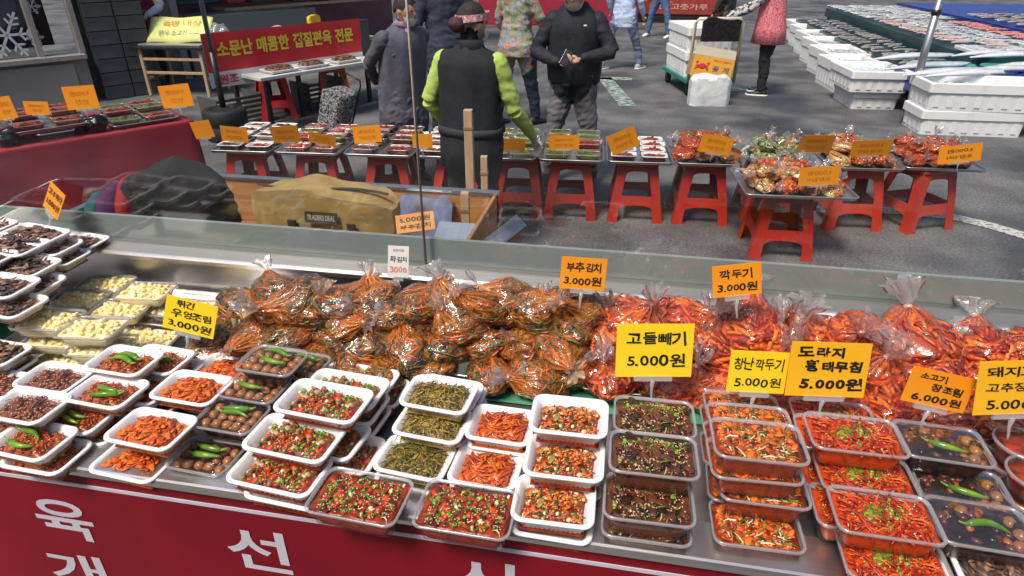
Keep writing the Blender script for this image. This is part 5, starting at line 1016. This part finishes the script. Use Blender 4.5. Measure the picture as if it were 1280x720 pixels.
# ------------------------------------------------------------------ shop front with snowflake stickers
fa = R(57); FA = Vector((-6.47, 6.74, 0)); sf = thing('snowflake_shop', 'grey shop front with snowflake stickers on dark windows', 'building', FA, fa)
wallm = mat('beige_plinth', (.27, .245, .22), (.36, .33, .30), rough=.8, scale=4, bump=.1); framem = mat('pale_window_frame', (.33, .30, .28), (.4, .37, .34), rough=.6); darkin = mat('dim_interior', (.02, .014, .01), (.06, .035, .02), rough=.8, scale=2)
def fpart(nm, size, c, m, bv=.004, par=sf): return obj(nm, boxm(nm, size, m, bv), par, c)
fpart('plinth', (3.6, .2, .5), (-1.6, .1, .25), wallm); fpart('plinth_slab', (1.2, .03, .46), (-.55, -.012, .235), mat('lighter_slab', (.33, .30, .27), (.40, .37, .34), rough=.8, scale=3)); fpart('sill', (3.6, .28, .05), (-1.6, .06, .528), framem)
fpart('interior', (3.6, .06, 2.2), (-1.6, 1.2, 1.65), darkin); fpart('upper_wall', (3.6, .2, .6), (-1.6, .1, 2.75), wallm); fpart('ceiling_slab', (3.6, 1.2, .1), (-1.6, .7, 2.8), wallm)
gl2 = film('shop_glass', tint=(.75, .75, .74), gain=1.2, base=.03, rough=.02)
for x in (-3.4, -2.35, -1.3, -.22, .2): fpart('mullion', (.06, .09, 1.9), (x, .08, 1.503), framem)
for x, w in ((-2.875, .98), (-1.825, .98), (-.76, 1.01)): obj('pane', boxm('pane', (w, .008, 1.88), gl2), sf, (x, .1, 1.5))
fpart('blue_poster', (.3, .01, 1.0), (-.36, .14, 1.15), mat('blue_poster', (.03, .07, .2), (.06, .13, .3), rough=.5, scale=4))
snow = mat('snow_sticker', (.75, .77, .8), rough=.7)
def flake(px, py, s, extra=''):
    d_ = ray(px, py); A_ = FA + Vector((-math.sin(fa), math.cos(fa), 0)) * .09; nn = Vector((-math.sin(fa), math.cos(fa), 0)); pp = CP + d_ * ((A_ - CP).dot(nn) / d_.dot(nn)); lp = Matrix.Rotation(-fa, 3, 'Z') @ (pp - FA)
    b = MB()
    for i in range(6):
        a = i * math.pi / 3; u = Vector((math.cos(a), 0, math.sin(a))); b.bar((0, 0, 0), u * s, s * .10, .002, up=(0, 1, 0))
        for q_, l_ in ((.45, .3), (.72, .22)):
            for sg in (-1, 1): v = Vector((math.cos(a + sg * 1.0), 0, math.sin(a + sg * 1.0))); b.bar(u * s * q_, u * s * q_ + v * s * l_, s * .08, .002, up=(0, 1, 0))
    o = obj('snowflake', b.mesh('snowflake', snow, False), sf, (lp.x, .092, lp.z)); stuff(o)
flake(9, 44, .26); flake(39, 8, .09); flake(44, 47, .09); flake(70, 25, .05)
pil = thing('tiled_pillar', 'dark stone tiled pillar beside the shop windows', 'pillar', FA + Vector((math.cos(fa), math.sin(fa), 0)) * .62, fa)
obj('core', boxm('core', (.66, .4, 3), mat('dark_mortar', (.02, .022, .025), rough=.9)), pil, (0, .2, 1.5))
tile = boxm('tile', (.315, .02, .145), mat('dark_slate_tile', (.06, .065, .075), (.13, .14, .155), rough=.5, scale=3, isl=.6), .004)
for r in range(12):
    for c in range(2): obj('tile', tile, pil, (-.165 + .33 * c, -.011, .08 + r * .155))
fr = thing('white_fridge', 'tall white freezer standing beyond the dark pillar', 'fridge', (-6.75, 8.15, 0), R(40)); wen = mat('white_enamel', (.55, .55, .56), (.6, .6, .61), rough=.35, scale=3)
obj('cabinet', boxm('cabinet', (.6, .6, 1.7), wen, .02), fr, (0, 0, .86)); obj('door', boxm('door', (.58, .03, 1.5), wen, .01), fr, (0, -.317, .93)); obj('handle', boxm('handle', (.03, .03, .4), steel_soft, .006), fr, (.22, -.348, 1.0)); obj('vent', boxm('vent', (.5, .012, .1), dk, .003), fr, (0, -.307, .1))
# ------------------------------------------------------------------ table with the yellow board
yt = thing('folding_table', 'small dark table on pale wooden legs carrying a yellow board', 'table', (-5.6, 7.62, 0), R(4))
obj('top', boxm('top', (.9, .62, .03), dk, .006), yt, (0, 0, .575)); obj('foil', boxm('foil', (.8, .5, .02), mat('foil', (.5, .5, .52), rough=.35, metal=.7, bump=.5, bscale=25), .006), yt, (0, 0, .602))
for sx in (-1, 1):
    for sy in (-1, 1): obj('leg', boxm('leg', (.035, .035, .558), wood, .003), yt, (sx * .39, sy * .25, .279))
for sx in (-1, 1): obj('stretcher', boxm('stretcher', (.025, .46, .03), wood, .003), yt, (sx * .39, 0, .2))
obj('stretcher', boxm('stretcher', (.74, .025, .03), wood, .003), yt, (0, -.25, .28)); obj('stretcher', boxm('stretcher', (.74, .025, .03), wood, .003), yt, (0, -.25, .44))
yb = thing('yellow_board', 'pale yellow handwritten board leaning on the dark table', 'sign', (-5.56, 7.52, .616), R(8), r=(R(-42), 0, R(8)))
b = MB(); b.grid(lambda u, v: Vector(((u - .5) * .78, .01 * math.sin(u * 7), v * .36 + .012 * math.sin(u * 9))), 16, 4); me = b.mesh('board', mat('pale_yellow_card', (.72, .74, .22), (.76, .78, .3), rough=.6, scale=5)); bm = bmesh.new(); bm.from_mesh(me); bmesh.ops.solidify(bm, geom=bm.faces[:], thickness=.004); bm.to_mesh(me); bm.free(); obj('board', me, yb)
obj('lettering', text_mesh('lettering', '족발 내장', .5, .09, mat('orange_marker', (.8, .25, .03), rough=.6), .01, .08, 4), yb, (.02, -.014, .27)); obj('lettering', text_mesh('lettering', '한우 소고기 ~~~', .52, .075, ink, -.002, .08, 6), yb, (0, -.014, .13))
# ------------------------------------------------------------------ parasol foot
q = atz(279, 134, .3); q.z = 0; um = thing('parasol_stand', 'black round parasol foot with dark pole beside the red banner', 'stand', q)
ring = lambda r, z, n=36: [(r * math.cos(a), r * math.sin(a), z) for a in [2 * math.pi * k / n for k in range(n)]]
b = MB(); b.rings([ring(.19, 0), ring(.2, .02), ring(.2, .13), ring(.185, .145), ring(.2, .16), ring(.2, .27), ring(.18, .29), ring(.13, .29), ring(.12, .27), ring(.05, .3)], 0, True, True); obj('base', b.mesh('base', mat('black_rubber', (.012, .012, .012), rough=.7)), um)
b = MB(); b.tube([(0, 0, .28), (0, 0, .5), (0, 0, .8)], .028, 12); obj('lower_pole', b.mesh('lower_pole', dk), um); b = MB(); b.tube([(0, 0, .8), (0, 0, 2.6)], .021, 12); obj('upper_pole', b.mesh('upper_pole', mat('blue_grey_pole', (.12, .2, .24), rough=.4, metal=.5)), um)
# ------------------------------------------------------------------ stall with the red banner
ba = R(62); BO = Vector((-3.93, 5.70, 0)); bs = thing('banner_stall', 'market stall table with white shelf under the red banner', 'stall', BO, ba)
obj('shelf', boxm('shelf', (1.66, .34, .03), mat('white_shelf', (.55, .55, .54), (.62, .62, .6), rough=.5, scale=6), .004), bs, (1.12, -.17, .535)); obj('table_top', boxm('table_top', (1.6, .7, .04), wood, .004), bs, (1.3, .40, .72)); obj('front_board', boxm('front_board', (2.0, .02, .46), mat('crate_grey', (.08, .08, .085), rough=.7), .003), bs, (1.0, .06, .70))
for x in (.6, 1.0, 1.95):
    for y in (.1, .7): obj('leg', boxm('leg', (.04, .04, .70), dk), bs, (x, y, .35))
    if x > 1.5: obj('leg', boxm('leg', (.03, .03, .52), dk), bs, (x - .1, -.28, .26))
bn = thing('banner', 'red banner with yellow Korean lettering on the stall', 'banner', BO + Vector((math.cos(ba), math.sin(ba), 0)) * .9 + Vector((0, 0, .5)), ba)
b = MB(); b.grid(lambda u, v: Vector(((u - .5) * 1.86, .006 * math.sin(u * 22) + .004 * math.sin(v * 7), .10 + v * .35)), 30, 4); obj('red_sheet', b.mesh('red_sheet', mat('banner_red', (.62, .02, .03), (.68, .03, .04), rough=.45, scale=4)), bn)
b = MB(); b.grid(lambda u, v: Vector(((u - .5) * 1.86, .006 * math.sin(u * 22), -.04 + v * .14)), 30, 2); obj('white_sheet', b.mesh('white_sheet', mat('banner_white', (.72, .72, .74), rough=.5)), bn)
yl = mat('banner_yellow', (.85, .68, .06), rough=.5); obj('lettering', text_mesh('lettering', '소문난 매콤한 껍질편육 전문', 1.62, .145, yl, .035), bn, (.0, -.012, .30)); obj('lettering', text_mesh('lettering', '원조', .2, .09, mat('banner_red_ink', (.6, .03, .04), rough=.5), .03), bn, (-.74, -.012, .03))
# dark shellfish heaps on the shelf
for i, (lx, lb) in enumerate(((.62, 'near the banner start'), (1.0, 'in the middle of the shelf'), (1.42, 'at the far end of the shelf'))):
    w_ = Matrix.Rotation(ba, 3, 'Z') @ Vector((lx, -.17, .553)) + BO; t = thing('food_platter', 'white platter of dark brown meat ' + lb, 'platter', w_, ba, 'platters on the white shelf'); obj('tray', white_tray(.34, .24, .03), t); stuff(obj('food', heap('snack', .27, .18, .06, i, dens=1.2), t, (0, 0, .005)))
stool(stool_br, (-3.83, 6.55, 0), R(40), 'bright red plastic stool under the banner shelf', 'stools by the banner stall', .46, .28, .38); stool(stool_or, (-3.42, 7.2, 0), R(30), 'orange plastic stool beyond the banner shelf', 'stools by the banner stall', .46, .28, .38)
w_ = lambda lx, ly, z: Matrix.Rotation(ba, 3, 'Z') @ Vector((lx, ly, z)) + BO
tag(obj('meat_bag', lump('meat_bag', (.2, .12, .09), mat('pale_pink_meat', (.42, .2, .24), (.62, .42, .45), rough=.4, scale=14), 3, .25, 4), None, w_(.95, .3, .743), ba), 'clear bag of pale pink meat on the banner stall', 'bag'); t = thing('snack_pack', 'yellow snack pack standing on the banner stall', 'package', w_(1.55, .45, .743), ba); obj('pack', soft_box('pack', .16, .06, .24, mat('yellow_pack', (.75, .45, .03), (.8, .5, .05), rough=.3, scale=5), seed=2), t); obj('print', boxm('print', (.09, .004, .07), mat('brown_print', (.25, .09, .02), rough=.5)), t, (0, -.05, .13))
tag(obj('plastic_sack', lump('plastic_sack', (.11, .09, .13), bagtail, 6, .3, 4), None, w_(.35, .35, .743), ba), 'small translucent plastic sack near the parasol pole', 'bag'); t = thing('paper_cup', 'white paper cup on the banner stall', 'cup', w_(1.25, .3, .743)); b = MB(); b.rings([ring(.03, 0, 20), ring(.045, .13, 20), ring(.042, .13, 20), ring(.028, .004, 20)], 0, True, True); obj('cup', b.mesh('cup', white_c), t)
# grey crates under the stall
for lx, lb in ((.35, 'left of the red stool'), (1.45, 'behind the orange stool')): t = thing('lattice_crate', 'dark lattice crate under the banner stall, ' + lb, 'crate', w_(lx, .4, 0), ba, 'crates under the banner stall'); [obj('slat', boxm('slat', (.5, .012, .03), mat('grey_crate', (.09, .085, .08), rough=.6), .002), t, (0, -.18, .03 + .05 * j)) for j in range(6)]; [obj('end_board', boxm('end_board', (.012, .36, .3), MATS['grey_crate'], .002), t, (s * .25, 0, .155)) for s in (-1, 1)]; obj('bottom', boxm('bottom', (.48, .34, .012), MATS['grey_crate']), t, (0, 0, .007))
# ------------------------------------------------------------------ shop behind the banner stall
sh = thing('market_shop', 'open shop with pinkish back wall behind the banner stall', 'building', w_(4.0, 3.4, 0), ba)
obj('back_wall', boxm('back_wall', (5.2, .1, 2.8), mat('pink_wall', (.26, .12, .15), (.34, .18, .2), rough=.8, scale=2)), sh, (0, 1.4, 1.4)); obj('side_wall', boxm('side_wall', (.1, 1.4, 2.8), wallm), sh, (-2.6, .65, 1.4)); obj('roof', boxm('roof', (5.2, 2.4, .1), wallm), sh, (0, .6, 2.85)); obj('counter', boxm('counter', (2.2, .5, .8), mat('steel_counter', (.2, .22, .22), rough=.4, metal=.5), .01), sh, (-1.4, .2, .4))
for z, c in ((.9, (.05, .16, .16)), (1.0, (.3, .32, .32)), (1.1, (.05, .18, .17))): b = MB(); b.tube([(-2.4, 1.0, z), (.8, 1.0, z)], .03, 8); obj('pipe', b.mesh('pipe', mat('pipe_%d' % int(z * 100), c, rough=.4)), sh)
rnd = random.Random(4)
for i in range(9): obj('shelf_box', boxm('shelf_box', (.3, .25, rnd.uniform(.15, .3)), mat('box_%d' % (i % 4), [(.5, .03, .04), (.06, .06, .07), (.5, .48, .44), (.08, .1, .2)][i % 4], rough=.6), .01), sh, (-1.4 + i * .42, .6 + rnd.uniform(-.1, .1), 1.0))
obj('shelf', boxm('shelf', (4.0, .4, .04), wood), sh, (.4, .6, .82))
# ------------------------------------------------------------------ hand cart with fish boxes
foam = mat('expanded_foam', (.62, .61, .60), (.80, .80, .80), rough=.7, scale=5, bump=.06, bscale=200, lo=.25, hi=.5, detail=9)
def foam_box(label, loc, rz, w, d, h, ice=True, group='foam fish boxes', lid=False, ribs=True):
    t = thing('foam_box', label, 'foam box', loc, rz, group); b = MB(); rr_ = lambda ww, dd, z: [(x, y, z) for x, y in rrect(ww, dd, .03, 4, 3)]
    b.rings([rr_(w * .94, d * .92, 0), rr_(w * .955, d * .94, h * .62), rr_(w, d, h * .66), rr_(w, d, h - .008), rr_(w - .012, d - .012, h), rr_(w - .07, d - .07, h), rr_(w - .09, d - .09, h - .02), rr_(w - .13, d - .13, .04)], 0, True, True); obj('box', b.mesh('box', foam, False), t)
    if ribs:
        for i in range(int(w / .12)): 
            obj('rib', boxm('rib', (.05, .006, h * .42), foam, .002), t, (-w / 2 + .1 + i * (w - .2) / max(1, int(w / .12) - 1), -d * .468 - .001, h * .34))
        for i in range(int(d / .12)):
            for s in (-1, 1): obj('rib', boxm('rib', (.006, .05, h * .42), foam, .002), t, (s * (w * .474 + .001), -d / 2 + .09 + i * (d - .18) / max(1, int(d / .12) - 1), h * .34))
    if lid: obj('lid', boxm('lid', (w, d, .04), foam, .012), t, (0, 0, h + .021))
    elif ice:
        b = MB(); b.grid(lambda u, v: Vector(((u - .5) * (w - .1), (v - .5) * (d - .1), h * .72 + .03 * noise.noise(Vector((u * 14, v * 12, w))) + .02 * noise.noise(Vector((u * 40, v * 40, w))))), 30, 24); stuff(obj('ice', b.mesh('ice', mat('crushed_ice', (.5, .56, .6), (.75, .78, .8), rough=.15, scale=50, bump=.5, bscale=90)), t))
    return t
CA = R(14); CO = Vector((.82, 9.05, 0)); hc_ = thing('hand_cart', 'green platform hand cart with cream tube handle', 'cart', CO, CA); cw = lambda x, y, z: Matrix.Rotation(CA, 3, 'Z') @ Vector((x, y, z)) + CO
obj('platform', boxm('platform', (.62, 1.1, .05), mat('green_platform', (.02, .22, .16), (.03, .27, .2), rough=.5, scale=5), .01), hc_, (0, 0, .185)); cream = mat('cream_tube', (.62, .55, .42), rough=.4)
b = MB(); b.tube([(-.29, -.56, .19), (-.29, -.58, .86), (-.25, -.585, .91), (.25, -.585, .91), (.29, -.58, .86), (.29, -.56, .19)], .02, 10); obj('handle', b.mesh('handle', cream), hc_); b = MB(); b.tube([(-.29, -.565, .5), (.29, -.565, .5)], .014, 8); obj('crossbar', b.mesh('crossbar', cream), hc_)
for sx in (-1, 1):
    for sy in (-1, 1): b = MB(); b.tube([(sx * .24 - .02, sy * .44, .075), (sx * .24 + .02, sy * .44, .075)], .075, 18, up=(0, 1, 0)); wh = obj('wheel', b.mesh('wheel', MATS['black_rubber']), hc_); obj('fork', boxm('fork', (.05, .04, .09), dk), wh, (sx * .24, sy * .44, .115))
foam_box('lower white foam box riding on the hand cart', cw(0, .05, .212), CA, .6, .9, .30, False, 'foam boxes on the hand cart'); foam_box('upper white foam box riding on the hand cart', cw(0, .05, .514), CA, .6, .9, .28, True, 'foam boxes on the hand cart')
t = thing('black_sack', 'shiny black plastic sheet tied over the cart handle', 'plastic sheet', cw(.02, -.61, .66), CA); obj('sheet', soft_box('sheet', .46, .05, .27, blackbag, seed=4), t)
q = aty(887, 100, 8.28); cbx = thing('crab_carton', 'yellow cardboard carton with a red crab print hung on the cart', 'carton', (q.x, 8.3, q.z + .02), R(10), r=(R(-6), R(9), R(10))); cardb = mat('cardboard', (.38, .24, .13), (.45, .29, .17), rough=.8, scale=8); ycard = mat('yellow_carton', (.75, .36, .03), (.8, .42, .05), rough=.6, scale=5)
obj('carton', boxm('carton', (.5, .2, .24), cardb, .004), cbx, (0, .1, .12)); obj('front', boxm('front', (.495, .006, .235), ycard), cbx, (0, -.004, .118)); obj('flap', boxm('flap', (.5, .006, .11), mat('pale_flap', (.5, .42, .32), rough=.8)), cbx, (0, .02, .29)).rotation_euler = (R(-20), 0, 0)
rc = mat('crab_red', (.62, .03, .03), rough=.6); b = MB(); b.ico((-.13, -.009, .12), (.05, .003, .034), 2)
for s in (-1, 1):
    for i in range(4): b.bar((-.13 + s * .04, -.009, .12 - .006 * i), (-.13 + s * (.075 + .004 * i), -.009, .10 - .022 * i + .04), .008, .002, up=(0, 1, 0))
    b.ico((-.13 + s * .068, -.009, .158), (.02, .003, .014), 1)
stuff(obj('crab_print', b.mesh('crab_print', rc), cbx)); obj('lettering', text_mesh('lettering', '꽃게', .2, .07, mat('violet_ink', (.12, .08, .2), rough=.6), .02, gap=.5), cbx, (.1, -.0085, .11)); obj('lettering', text_mesh('lettering', '연평도산 활꽃게', .22, .025, rc, .0), cbx, (.1, -.0085, .2))
q = atz(887, 133, 0); sk = thing('white_sack', 'full white woven sack on the ground before the cart', 'sack', q, R(8)); obj('sack', sharp(soft_box('sack', .46, .24, .34, mat('woven_white', (.64, .66, .68), (.74, .76, .78), rough=.55, scale=40, bump=.6, bscale=14), seed=12, sag=.02, bulge=.05), 80), sk, (0, .12, 0))
# ------------------------------------------------------------------ fishmonger's stall
foam_box('large lower foam box at the corner of the fish stall', (3.32, 7.25, 0), R(2), .98, .5, .24, False); foam_box('large upper foam box full of ice at the fish stall corner', (3.36, 7.25, .242), R(1), 1.06, .54, .26, True)
foam_box('small lower foam box beside the metal pole', (2.74, 8.45, 0), R(4), .52, .7, .20, False); foam_box('wide upper foam box of ice beside the metal pole', (2.72, 8.42, .202), R(4), .66, .8, .23, True)
for i in range(6): foam_box('foam box ' + ['nearest', 'second', 'third', 'fourth', 'fifth', 'farthest'][i] + ' in the long row along the fish stall', (2.82 + .10 * i, 9.45 + i * 1.02, 0), R(4), .6, .98, .36, True, 'row of foam boxes edging the fish stall')
q = atz(1131, 152, 0); pl = thing('metal_pole', 'upright aluminium pole standing among the foam boxes', 'pole', q); alu = mat('aluminium', (.55, .54, .53), rough=.3, metal=.9); b = MB(); b.tube([(0, 0, .0), (0, 0, 1.25)], .036, 14); obj('lower_tube', b.mesh('lower_tube', alu), pl); b = MB(); b.tube([(0, 0, 1.2), (0, 0, 2.6)], .03, 14); obj('upper_tube', b.mesh('upper_tube', alu), pl); b = MB(); b.tube([(0, 0, 1.06), (0, 0, 1.11)], .043, 14); obj('clamp', b.mesh('clamp', dk), pl)
blue = mat('blue_tarp', (.012, .03, .22), (.02, .05, .32), rough=.35, scale=3, bump=.3, bscale=8); tealp = mat('teal_plate', (.02, .26, .22), (.03, .33, .28), rough=.4, scale=8)
def fish_table(label, x0, x1, y0, y1, z, m, rz=0):
    t = thing('fish_table', label, 'table', ((x0 + x1) / 2, (y0 + y1) / 2, 0), rz, 'tables of the fish stall'); b = MB(); b.grid(lambda u, v: Vector(((u - .5) * (x1 - x0), (v - .5) * (y1 - y0), z + .008 * noise.noise(Vector((u * 9, v * 9, z))))), 24, 24); obj('tarp', b.mesh('tarp', m), t); obj('board', boxm('board', (x1 - x0 - .02, y1 - y0 - .02, .05), wood), t, (0, 0, z - .045)); b = MB()
    b.rings([[(x, y, z + .0) for x, y in rrect(x1 - x0, y1 - y0, .02, 3, 12)], [(x * 1.004, y * 1.004 + .01 * math.sin(i), z - .16) for i, (x, y) in enumerate(rrect(x1 - x0, y1 - y0, .02, 3, 12))]]); obj('tarp_edge', b.mesh('tarp_edge', m), t)
    for sx in (-1, 1):
        for sy in (-1, 1): obj('leg', boxm('leg', (.06, .06, z - .08), wood), t, (sx * ((x1 - x0) / 2 - .08), sy * ((y1 - y0) / 2 - .08), (z - .08) / 2))
fish_table('blue tarp table carrying the long beltfish', 3.0, 4.9, 7.62, 8.72, .42, blue); fish_table('dark low table of shellfish beside the box row', 3.2, 3.9, 8.85, 15, .36, mat('dark_green_tarp', (.012, .03, .028), (.02, .05, .045), rough=.4, scale=3)); fish_table('middle table crowded with silver fish', 3.98, 5.6, 8.95, 16, .50, mat('teal_black_tarp', (.01, .045, .05), (.02, .08, .085), rough=.35, scale=3)); fish_table('rear blue table with foam trays of fish', 5.7, 8.2, 8.6, 17, .56, blue)
FC = dict(silver=mat('silver_fish', (.24, .26, .29), (.62, .62, .64), rough=.22, scale=14, stretch=(1, 3, 6), coat=.5), pink=mat('pink_fish', (.55, .12, .12), (.7, .36, .33), rough=.25, scale=14, coat=.5), grey=mat('grey_fish', (.16, .15, .15), (.42, .37, .35), rough=.25, scale=12, coat=.5), squid=mat('squid', (.45, .30, .27), (.68, .56, .53), rough=.25, scale=12, coat=.5), belt=mat('beltfish_skin', (.62, .64, .68), (.82, .83, .86), rough=.2, metal=.0, scale=8, coat=.5))
def fish_mesh(kind, v):
    key = ('fish', kind, v)
    if key in CM: return CM[key]
    b = MB(); L = .34 if kind != 'grey' else .5; bend = (v - 1) * .10; P_ = lambda t: Vector(((t - .5) * L, bend * L * math.sin(t * 3.1), .03))
    b.tube([P_(t) for t in (0, .05, .14, .3, .5, .7, .85, .9)], [L * q for q in (.012, .04, .062, .078, .072, .05, .026, .02)], 12, 0, flat=.55, up=(0, 0, 1)); tl = P_(.9)
    b.add([tl, tl + Vector((L * .12, L * .09, .004)), tl + Vector((L * .07, 0, 0)), tl + Vector((L * .12, -L * .09, .004)), tl + Vector((0, 0, .008))], [(0, 1, 2), (0, 2, 3), (4, 2, 1), (4, 3, 2)])
    for s in (-1, 1): c = P_(.4); b.add([c + Vector((-.1 * L, s * .09 * L, 0)), c + Vector((.12 * L, s * .085 * L, 0)), c + Vector((.06 * L, s * .16 * L, .002))], [(0, 1, 2)])
    b.ico(P_(.08) + Vector((0, 0, .022 * L / .34)), .006, 1, None, 1); CM[key] = b.mesh('fish', [FC[kind], MATS['dark_eye']]); return CM[key]
rnd = random.Random(12)
def fish_rows(x0, x1, y0, y1, z, kind, step, ref, rows, yaw=0, tray=None, sc=1.):
    """overlapping fish laid out in rows; fish of one row look alike"""
    for r in range(rows):
        x = x0 + (x1 - x0) * (r + .5) / rows; n = int((y1 - y0) / step)
        for i in range(n):
            tag(obj('fish', fish_mesh(kind, rnd.randrange(3)), None, (x + rnd.uniform(-.03, .03), y0 + (i + .5) * step, z + .004 * (i % 2)), r=(R(rnd.uniform(-12, 12)), 0, R(yaw + rnd.uniform(-14, 14))), sc=sc), {'silver': 'silver', 'pink': 'rosy pink', 'grey': 'large grey', 'squid': 'pale squid-like'}[kind] + ' fish ' + ref + ', ' + ORD[i] + ' from the front' + (' in ' + ['outer', 'second', 'third', 'inner'][r] + ' row' if rows > 1 else ''), 'fish', 'fish ' + ref)
def slab(label, loc, w, d, rz=0):
    t = thing('ice_tray', label, 'foam tray', loc, rz, 'foam trays of fish'); obj('tray', boxm('tray', (w, d, .05), foam, .012), t, (0, 0, .026)); b = MB(); b.grid(lambda u, v: Vector(((u - .5) * w * .94, (v - .5) * d * .94, .054 + .018 * max(0, noise.noise(Vector((u * 9, v * 9, w * 7)))) + .008 * noise.noise(Vector((u * 40, v * 40, 1))))), 24, 18); stuff(obj('ice', b.mesh('ice', MATS['crushed_ice']), t))
slab('white foam tray of fish nearest on the middle table', (4.35, 9.25, .512), .72, .5); fish_rows(4.1, 4.6, 9.05, 9.5, .585, 'squid', .10, 'on nearest foam tray', 1, 0)
slab('foam ice tray of large grey fish on the rear table', (5.3, 9.75, .512), .8, .62); fish_rows(5.05, 5.55, 9.5, 10.05, .59, 'grey', .12, 'on grey fish tray', 1, 15); slab('foam ice tray with one long fish by the teal plates', (6.1, 9.2, .572), .9, .6); fish_rows(5.9, 6.3, 9.05, 9.4, .65, 'grey', .2, 'on long fish tray', 1, 10)
fish_rows(3.98, 4.5, 9.8, 13.2, .515, 'squid', .17, 'on middle table edge', 1, 14, sc=1.35); fish_rows(4.4, 5.1, 9.8, 13.2, .515, 'silver', .17, 'on middle table', 2, 8, sc=1.25); fish_rows(4.0, 5.5, 13.2, 16.0, .515, 'silver', .2, 'at far end of middle table', 4, 8, sc=1.3); fish_rows(5.1, 5.6, 10.3, 12.9, .515, 'pink', .16, 'at the edge of middle table', 1, 12, sc=1.25); fish_rows(5.75, 7.6, 10.0, 14.0, .572, 'grey', .24, 'on rear table', 4, 20)
fish_rows(6.6, 7.6, 8.8, 9.9, .572, 'squid', .16, 'at rear table front', 2, 10, sc=1.1); fish_rows(3.2, 3.9, 9.0, 14.6, .372, 'grey', .2, 'on low table', 2, 30, sc=.75); fish_rows(3.05, 3.5, 8.05, 8.65, .435, 'silver', .09, 'on beltfish table', 1, 12)
for i in range(4): fish_rows(2.66 + .1 * i, 3.0 + .1 * i, 9.08 + i * 1.02, 9.78 + i * 1.02, .285, 'silver', .12, 'in ' + ['nearest', 'second', 'third', 'fourth'][i] + ' row box', 1, 6, sc=1.1)
for i, (px, py, lb) in enumerate(((1195, 62, 'rear left'), (1240, 72, 'rear right'), (1190, 82, 'middle left'), (1255, 85, 'front right'), (1205, 95, 'front left'), (1268, 62, 'far corner'))):
    q = atz(px, py, .44); t = thing('teal_plate', 'teal slatted plate under the beltfish, ' + lb, 'plate', (q.x, q.y, .432 + .002 * i), 0, 'teal plates under the beltfish'); b = MB(); b.rings([ring(.20, 0), ring(.24, .02), ring(.235, .024), ring(.19, .008)], 0, True, True); obj('plate', b.mesh('plate', tealp), t)
for i in range(8):
    px = (1150, 1168, 1192, 1225, 1260, 1290, 1240, 1275)[i]; py = (72, 84, 92, 94, 90, 86, 70, 74)[i]; q = atz(px, py, .48); b = MB(); Rg = []; N = 18
    for j in range(N + 1):
        t_ = j / N; c = Vector((-.62 + 1.1 * t_, -.34 + .62 * t_ - .16 * math.sin(math.pi * t_), .04 + .045 * math.sin(math.pi * min(1, t_ * 1.15)) ** 1.0 * (1 - .3 * t_))); w = .075 * min(1, .2 + t_ * 3) * min(1, (1 - t_) * 6 + .2); u = Vector((-.2, .5, .85)).normalized(); s_ = Vector((.6, -.4, .2)).normalized() * .005
        Rg.append([c + u * w * .5 + s_ * .2, c + s_, c - u * w * .5 + s_ * .2, c - s_])
    b.rings(Rg, 0, True, True); tag(obj('beltfish', b.mesh('beltfish', FC['belt']), None, (q.x, q.y, .452 + .004 * i), R(rnd.uniform(-8, 8))), 'long silver beltfish arched over the teal plates, ' + ORD[i] + ' from the metal pole', 'fish', 'beltfish over teal plates')
# ------------------------------------------------------------------ far end of the street
far = thing('far_stall', 'far stall front hung with a dark red printed banner', 'stall', (1.0, 17.5, 0), R(-4)); obj('counter', boxm('counter', (2.6, .8, .8), dk, .02), far, (0, .4, .4)); bn2 = obj('banner', boxm('banner', (2.4, .02, .62), mat('dull_red_banner', (.30, .03, .02), (.36, .045, .03), rough=.6, scale=5)), far, (-.05, -.02, .52)); obj('lettering', text_mesh('lettering', '각종 젓갈 판매', 1.5, .16, mat('banner_pale', (.6, .45, .35), rough=.6), .02), bn2, (.0, -.014, .1)); obj('lettering', text_mesh('lettering', '국산 고춧가루', 1.4, .13, MATS['banner_pale'], .01), bn2, (0, -.014, -.14))
fs2 = thing('far_awning_stall', 'far stall with red cloth counter behind the navy jacket', 'stall', (-2.2, 16.5, 0), R(3)); obj('counter', boxm('counter', (3.2, .9, .75), red_cloth, .02), fs2, (0, .4, .376)); obj('top', boxm('top', (3.3, 1.0, .04), wood), fs2, (0, .4, .772)); [obj('post', boxm('post', (.07, .07, 2.6), dk), fs2, (s * 1.6, .9, 1.3)) for s in (-1, 1)]; obj('canopy', boxm('canopy', (3.6, 1.6, .06), mat('striped_canopy', (.5, .5, .48), (.2, .25, .4), rough=.7, scale=4, stretch=(6, .2, .2))), fs2, (0, .3, 2.62))

# ------------------------------------------------------------------ shops facing the stall, on the photographer's side (unseen, added to darken what the glass reflects)
rb = thing('unseen_shop_row', 'unseen shop fronts added on the near side to darken the glass reflection', 'building', (0, -4.6, 0)); obj('wall', boxm('wall', (26, .3, 4.2), mat('dim_render', (.10, .095, .09), (.16, .15, .14), rough=.8, scale=1.5)), rb, (0, 0, 2.1))
for i in range(7): w2 = obj('window', boxm('window', (2.6, .06, 1.9), darkin, .01), rb, (-11 + i * 3.6, .17, 1.35)); obj('pane', boxm('pane', (2.4, .02, 1.7), gl2), w2, (0, .045, 0)); obj('awning', boxm('awning', (3.0, 1.2, .05), mat('awning_%d' % (i % 3), [(.25, .04, .04), (.05, .12, .2), (.2, .2, .19)][i % 3], rough=.7)), rb, (-11 + i * 3.6, .7, 2.7))
